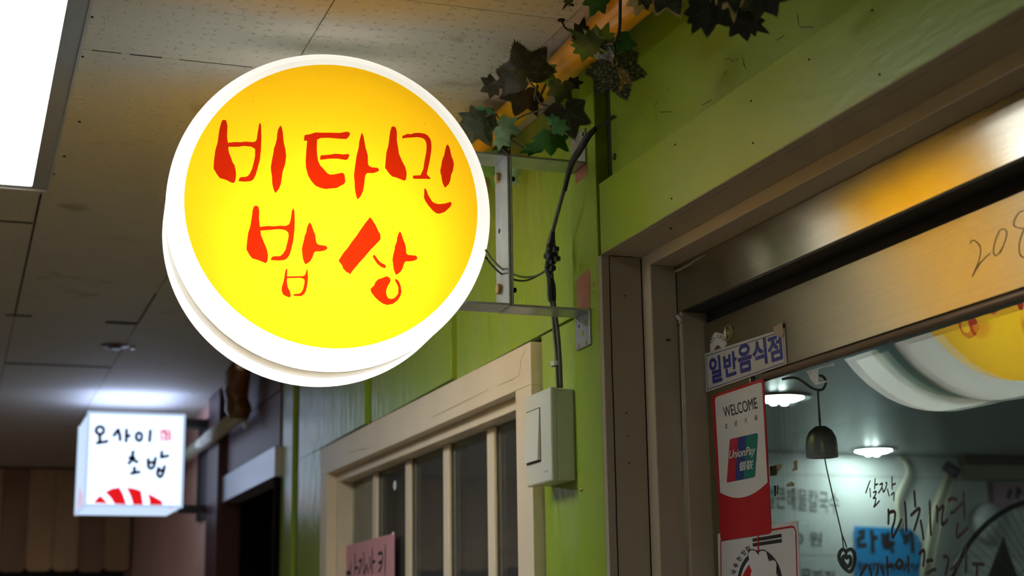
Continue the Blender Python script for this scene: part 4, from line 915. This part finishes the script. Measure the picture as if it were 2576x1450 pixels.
for a in [((1612, -8), (1600, 45), .90, .0, .9, .0, .2, 'cream'), ((1625, -10), (1628, 28), .90, .0, .9, .0, .2, 'mott'), ((1680, -25), (1714, 47), .905, .0, 1.05, .0, .15, 'cream'), ((1680, -28), (1712, 40), .903, .0, 1.08, .0, .15, 'dark'), ((1668, -22), (1645, 34), .905, .0, 1.0, .0, .15, 'cream'), ((1668, -25), (1650, 28), .903, .0, 1.05, .0, .15, 'dark'),
          ((1785, 18), (1778, 97), .91, .0, 1.05, .0, .15, 'black'), ((1780, 15), (1738, 88), .911, .0, .8, .0, .15, 'black'), ((1845, -30), (1846, 62), .895, .0, .50, .0, .15, 'cream'), ((1845, -34), (1850, 36), .893, .0, .95, .0, .15, 'dark'), ((1815, -25), (1800, 14), .895, .0, .9, .0, .15, 'cream'),
          ((1868, 52), (1881, 106), .915, .0, 1.15, .0, .15, 'black'), ((1880, 52), (1938, 86), .916, .0, .55, .0, .15, 'black'), ((1930, -20), (1955, 45), .90, .0, 1.0, .0, .15, 'black'), ((1912, -10), (1900, 62), .908, .0, .9, .0, .15, 'dark'), ((1838, 10), (1842, 80), .917, .0, .8, .0, .15, 'dark')]:
    leaf(iv3, a[0], a[1], a[2], a[3], a[4], a[5], a[6], a[7])

# ------------------------------------------------------------------ inside the shop, seen through the door glass
YI = 6.02; ZI = .76
M_iw = mat('shop_wall_white', (.66, .68, .66), .35)
M_ic = mat('shop_ceiling_paint', (.33, .37, .36), .32)
ci = box('ceiling', M_ic, 1.27, 6.3, .2, YI, Z(ZI), Z(ZI) + .03); tag(ci, kind='structure')
wb = struct('wall_inside', (3.5, YI, 0))
zs = [-1.5, .06, .275, .51, .6915, ZI]
for z0, z1 in zip([-1.5, .312, .662], [.310, .660, ZI]):
    for x0, x1 in ((1.98, 6.3),):
        box('wall_panel', M_iw, x0, x1, YI, YI + .03, Z(z0), Z(z1) - .001, wb, bevel=.002)
box('joint_strip', mat('joint_beige', (.40, .36, .27), .5), 1.98, 6.3, YI + .004, YI + .02, Z(.655), Z(.668), wb)
box('joint_strip', MATS['joint_beige'], 1.98, 6.3, YI + .004, YI + .02, Z(.305), Z(.317), wb)
box('wall_inside', M_iw, 6.27, 6.3, .2, YI, 0, Z(ZI))['kind'] = 'structure'
box('wall_inside', M_iw, 1.27, 6.3, .17, .2, 0, Z(ZI))['kind'] = 'structure'
iv_w = box('wall_inside', M_iw, 1.24, 1.27, 2.414, 2.80, 0, Z(ZI)); iv_w['kind'] = 'structure'
box('upper_lining', M_iw, 1.24, 1.27, .2, 2.41, Z(.66), Z(ZI), iv_w)
M_down = emit('downlight_glow', (.93, 1.0, .97), 56.0)
for (px, py, lab) in ((1962, 998, 'round lit downlight in the shop ceiling, left of the hanging bell'), (2197, 1131, 'round lit downlight in the shop ceiling, right of the hanging bell'), (None, (5.5, 4.9), 'added unseen downlight deeper in the shop, past the right edge of view'), (None, (4.6, 3.1), 'added unseen downlight nearest the door, hidden above the steel door rail')):  # last two are unseen, added to brighten the shop interior
    P = on((px, py), 2, Z(ZI)) if px else V((*py, 0)); P = V((P.x, P.y, Z(ZI)))
    if P.y > YI - .12: P.y = YI - .12
    d = thing('downlight', lab, 'ceiling light', P, 'downlights in the shop ceiling')
    MB().lathe([(-.006, .078), (-.010, .088), (-.004, .104), (0, .106)], P, (0, 0, 1), 32).build('rim', mat('rim_metal', (.20, .19, .17), .3, .7), d, smooth=True)
    MB().lathe([(-.014, .0001), (-.013, .06), (-.005, .08)], P, (0, 0, 1), 32).build('lens', M_down, d)
    for k in range(3):
        c = P + V((.022 * math.cos(2.1 * k + .4), .022 * math.sin(2.1 * k + .4), -.014))
        MB().lathe([(-.014, .0001), (-.012, .010), (-.005, .013), (.004, .012)], c, (0, 0, 1), 10).build('bulb', M_down, d)
yi = YI - .0012
wl = lambda p, y=yi: on(p, 1, y)
mn = thing('menu_lettering', 'blurred black menu words and prices printed on the white shop wall', 'lettering', wl((2020, 1290)))
for s_, a, bb, c in (('얼큰해물칼국수', (1925, 1222), (2110, 1240), (1925, 1278)), ('3,000 원', (1930, 1332), (2068, 1340), (1930, 1370)), ('해물파전', (1985, 1428), (2100, 1436), (1985, 1478))):
    MB().add(*fit_text(s_, wl(a), wl(bb), wl(c), bold=.008)).build('lettering', mat('menu_ink', (.05, .05, .045), .6), mn, keep=True)
bp_ = thing('blue_poster', 'bright blue paper menu poster with black brush writing on shop wall', 'poster', wl((2240, 1390)))
P4 = [(2149, 1324), (2290, 1331), (2312, 1352), (2330, 1560), (2152, 1560)]
MB().prism([wl(p, YI - .012) for p in P4], (0, .002, 0)).build('paper', mat('blue_paper', (.01, .27, .62), .5), bp_)
q16 = crop(4.1425, 2050, 1100)
mb = MB()
for s_ in ([(450, 1000), (515, 980), (505, 1040), (450, 1070), (450, 1130), (540, 1125)], [(590, 965), (600, 1080), (605, 1210)], [(600, 1055), (655, 1045)],
           [(705, 1000), (708, 1075), (765, 1075), (765, 990)], [(705, 1040), (765, 1035)], [(735, 1075), (735, 1105)], [(695, 1115), (835, 1105)], [(715, 1150), (800, 1150), (812, 1205)],
           [(915, 1050), (970, 1030), (960, 1080), (925, 1110)], [(1000, 980), (1015, 1090), (1020, 1210)]):
    ribbon(mb, [wl(q16(*p), YI - .0135) for p in s_], .021, (0, -1, 0), False)
for i in range(12):
    x = 460 + i * 55; ribbon(mb, [wl(q16(x, 1300 + 20 * (i % 3)), YI - .0135), wl(q16(x + 18 * (-1) ** i, 1390), YI - .0135)], .009, (0, -1, 0), False)
    ribbon(mb, [wl(q16(x - 12, 1330 + 15 * (i % 2)), YI - .0135), wl(q16(x + 28, 1325), YI - .0135)], .008, (0, -1, 0), False)
mb.build('brush_writing', M_ink, bp_)
pp_ = thing('pink_poster', 'pink paper poster with black letters above the fan inside the shop', 'poster', wl((2545, 1240)))
MB().prism([wl(p, YI - .012) for p in [(2497, 1214), (2640, 1218), (2640, 1285), (2502, 1275)]], (0, .002, 0)).build('paper', mat('pink_poster_paper', (.50, .30, .38), .5), pp_)
MB().prism([wl(p, YI - .010) for p in [(2488, 1214), (2500, 1214), (2505, 1278), (2493, 1278)]], (0, .002, 0)).build('poster_edge', mat('poster_brown', (.20, .10, .06), .6), pp_)
mb = MB()
for s_ in ([(2543, 1232), (2536, 1255)], [(2562, 1226), (2558, 1255)], [(2560, 1240), (2570, 1238)], [(2585, 1228), (2600, 1228), (2592, 1258)], [(2612, 1226), (2612, 1262)]): ribbon(mb, [wl(p, YI - .0135) for p in s_], .02, (0, -1, 0), False)
mb.build('letters', M_ink, pp_)
M_hose = mat('hose_ivory', (.50, .46, .33), .5)
ho = MB().tube(smooth_line([tuple(wl(p, YI - .03)) for p in [(2262, 1152), (2278, 1165), (2283, 1190), (2274, 1215), (2262, 1240), (2257, 1268), (2260, 1300), (2264, 1325)]]), .0095, 8).build('wall_hose', M_hose, None, smooth=True)
tag(ho, 'ivory hose curving down the shop wall above the blue poster', 'hose')
du = thing('wall_duct', 'beige slanting duct of two pipes with a black clamp on the shop wall', 'pipe', wl((2370, 1300)))
for dx_, mm in ((0, M_hose), (-20, mat('duct_beige', (.42, .38, .27), .5))):
    MB().tube([wl(p, YI - .05) for p in [(2405 + dx_, 1192), (2372 + dx_ * 1.1, 1290), (2346 + dx_, 1420), (2336 + dx_, 1500)]], .013 if dx_ == 0 else .017, 10).build('pipe', mm, du, smooth=True)
MB().tube([wl((2378, 1172), YI - .05), wl((2408, 1192), YI - .09)], .028, 8).build('clamp', M_dark, du)
br = thing('ceiling_beam', 'brown beam end with a beige board under it at the top of shop wall', 'beam', wl((2500, 1165)))
MB().prism([wl(p, YI - .03) for p in [(2408, 1150), (2700, 1165), (2700, 1180), (2480, 1170), (2412, 1172)]], (0, -.06, 0)).build('beam', mat('beam_brown', (.10, .065, .035), .6), br)
MB().prism([wl(p, YI - .03) for p in [(2412, 1173), (2480, 1171), (2700, 1181), (2700, 1212), (2420, 1206)]], (0, -.04, 0)).build('board', mat('board_beige', (.36, .32, .24), .6), br)
# wall fan
YF = 4.2
A_, B_, C_ = [on(p, 1, YF) for p in ((2395, 1450), (2470, 1330), (2576, 1265))]
ax_, az_, bx_, bz_, cx_, cz_ = A_.x, A_.z, B_.x, B_.z, C_.x, C_.z
D_ = 2 * (ax_ * (bz_ - cz_) + bx_ * (cz_ - az_) + cx_ * (az_ - bz_))
ux = ((ax_ ** 2 + az_ ** 2) * (bz_ - cz_) + (bx_ ** 2 + bz_ ** 2) * (cz_ - az_) + (cx_ ** 2 + cz_ ** 2) * (az_ - bz_)) / D_
uz = ((ax_ ** 2 + az_ ** 2) * (cx_ - bx_) + (bx_ ** 2 + bz_ ** 2) * (ax_ - cx_) + (cx_ ** 2 + cz_ ** 2) * (bx_ - ax_)) / D_
FC = V((ux, YF, uz)); FR = (V((ax_, YF, az_)) - FC).length
fa = thing('wall_fan', 'black wire-guarded electric fan behind the glass at the lower right corner', 'fan', FC)
circ = lambda r, y, n=48: [FC + V((r * math.cos(2 * PI * i / n), y, r * math.sin(2 * PI * i / n))) for i in range(n + 1)]
M_fan = mat('fan_black', (.012, .014, .013), .3)
MB().tube(circ(FR, 0, 64), .0085, 8, False).build('guard_ring', M_fan, fa, smooth=True)
M_wire = mat('fan_wire', (.16, .17, .16), .4, .3)
MB().tube(circ(FR * .62, -.035, 48), .0016, 5, False).build('guard_ring', M_wire, fa)
mb = MB()
for i in range(96):
    a = 2 * PI * i / 96; e = V((math.cos(a), 0, math.sin(a))); t = V((-math.sin(a), 0, math.cos(a)))
    mb.tube([FC + e * FR * .2 + V((0, -.045, 0)), FC + e * FR * .62 + t * .01 + V((0, -.038, 0)), FC + e * FR], .0011, 4, False)
mb.build('guard_wires', M_wire, fa)
MB().lathe([(-.05, .0001), (-.05, FR * .2), (-.04, FR * .21)], FC, (0, 1, 0), 24).build('hub_badge', M_fan, fa)
for k in range(3):
    a = 2 * PI * k / 3 + .6; pts = []
    for t in [i / 7 for i in range(8)]: pts.append((FR * .18 + t * FR * .68, -.35 - .25 * t))
    for t in [i / 7 for i in range(8)]: pts.append((FR * .86 - t * FR * .68, .55 + .1 * math.sin(t * 3)))
    MB().prism([FC + V((r * math.cos(a + b_2), .02 + .02 * b_2, r * math.sin(a + b_2))) for r, b_2 in pts], (0, .003, 0)).build('blade', mat('fan_blade_grey', (.11, .12, .115), .35), fa)
MB().lathe([(.03, .0001), (.03, .05), (.05, .07), (.14, .065), (.16, .03), (.16, .0001)], FC, (0, 1, 0), 20).build('motor', M_fan, fa, smooth=True)
rd = thing('white_lid', 'white rounded plastic lid on the shop wall behind the fan guard', 'lid', on((2492, 1318), 1, YI - .02))
MB().lathe([(-.05, .0001), (-.045, .055), (-.02, .088), (0, .096), (.0108, .094)], on((2492, 1318), 1, YI - .011), (0, 1, 0), 24).build('lid', mat('lid_white', (.55, .57, .55), .4), rd, smooth=True)
# dim kitchen shelf seen through the window bars
ks = thing('kitchen_shelf', 'pale shelf with dark cupboards below, dim behind the window bars', 'shelf', on((1200, 1360), 0, 1.8))
zb = on((1240, 1345), 0, 1.72).z
box('shelf_board', mat('shelf_cream', (.40, .37, .28), .5), 1.72, 1.949, 4.02, 5.95, zb - .045, zb, ks)
box('cupboard', mat('cupboard_teal', (.07, .12, .13), .5), 1.74, 1.949, 4.03, 4.86, zb - .6, zb - .05, ks)
box('cupboard', mat('cupboard_brown', (.09, .07, .06), .5), 1.74, 1.949, 4.88, 5.94, zb - .6, zb - .05, ks)
kc_ = box('wall_kitchen', mat('kitchen_wall', (.30, .28, .23), .6), 1.95, 1.98, 4.0, YI, 0, Z(ZI)); tag(kc_, kind='structure')
kb_ = box('wall_kitchen', MATS['kitchen_wall'], 1.27, 1.95, YI - .03, YI, 0, Z(ZI)); tag(kb_, kind='structure')

# brass bell on a cord, with a heart charm
XH = 1.245
bl_ = thing('brass_bell', 'small brass wind bell hanging on a black cord with a heart charm', 'bell', on((2066, 1120), 0, XH))
qb = crop(2.457, 1900, 860)
ph_ = lambda p: tuple(on(qb(*p), 0, XH))
M_iron = mat('hook_iron', (.018, .017, .016), .5)
MB().tube(smooth_line([ph_(p) for p in [(170, 232), (235, 222), (285, 240), (335, 278), (380, 298), (415, 295), (435, 265), (430, 230), (410, 212), (392, 210)]]), .0021, 8).build('hook', M_iron, bl_, smooth=True)
MB().tube([ph_(p) for p in [(386, 292), (392, 400), (398, 490), (402, 545)]], [.0016, .0014, .0021, .0012], 7).build('cord', M_iron, bl_)
bc = on((2066.5, 1118), 0, XH); top = on((2066, 1078), 0, XH); bot = on((2066, 1157), 0, XH); hh = top.z - bot.z; rb = .0243
MB().lathe([(hh, .0001), (hh, .008), (hh * .96, rb * .45), (hh * .85, rb * .72), (hh * .65, rb * .92), (hh * .4, rb * .99), (hh * .1, rb), (0, rb * 1.0), (0, rb * .9), (hh * .4, rb * .85), (hh * .8, rb * .5)], (bc.x, bc.y, bot.z + .003), (0, 0, 1), 32).build('bell_cup', mat('old_brass', (.17, .125, .02), .3, .9, var=(.10, .075, .015), vscale=25), bl_, smooth=True)
MB().tube([ph_(p) for p in [(428, 715), (440, 780), (490, 1000), (535, 1190)]], .0011, 6).build('cord', M_iron, bl_)
MB().tube([ph_(p) for p in [(535, 1190), (542, 1240), (545, 1280)]], .0010, 5).build('cord', M_iron, bl_); MB().tube([ph_(p) for p in [(535, 1190), (555, 1240), (565, 1275)]], .0010, 5).build('cord', M_iron, bl_)
ht = [(560, 1300), (545, 1285), (528, 1295), (518, 1325), (525, 1360), (550, 1400), (585, 1424), (605, 1395), (615, 1350), (612, 1310), (598, 1288), (580, 1285), (560, 1300)]
MB().tube(smooth_line([ph_(p) for p in ht], 3), .0028, 7).build('heart_charm', M_iron, bl_, smooth=True)
h2 = [(564, 1340), (552, 1325), (542, 1335), (545, 1362), (572, 1392), (588, 1370), (590, 1345), (582, 1328), (564, 1340)]
MB().tube(smooth_line([ph_(p) for p in h2], 3), .0026, 7).build('heart_charm', M_iron, bl_, smooth=True)
MB().tube([ph_(p) for p in [(560, 1300), (564, 1340)]], .002, 6).build('charm_link', M_iron, bl_)
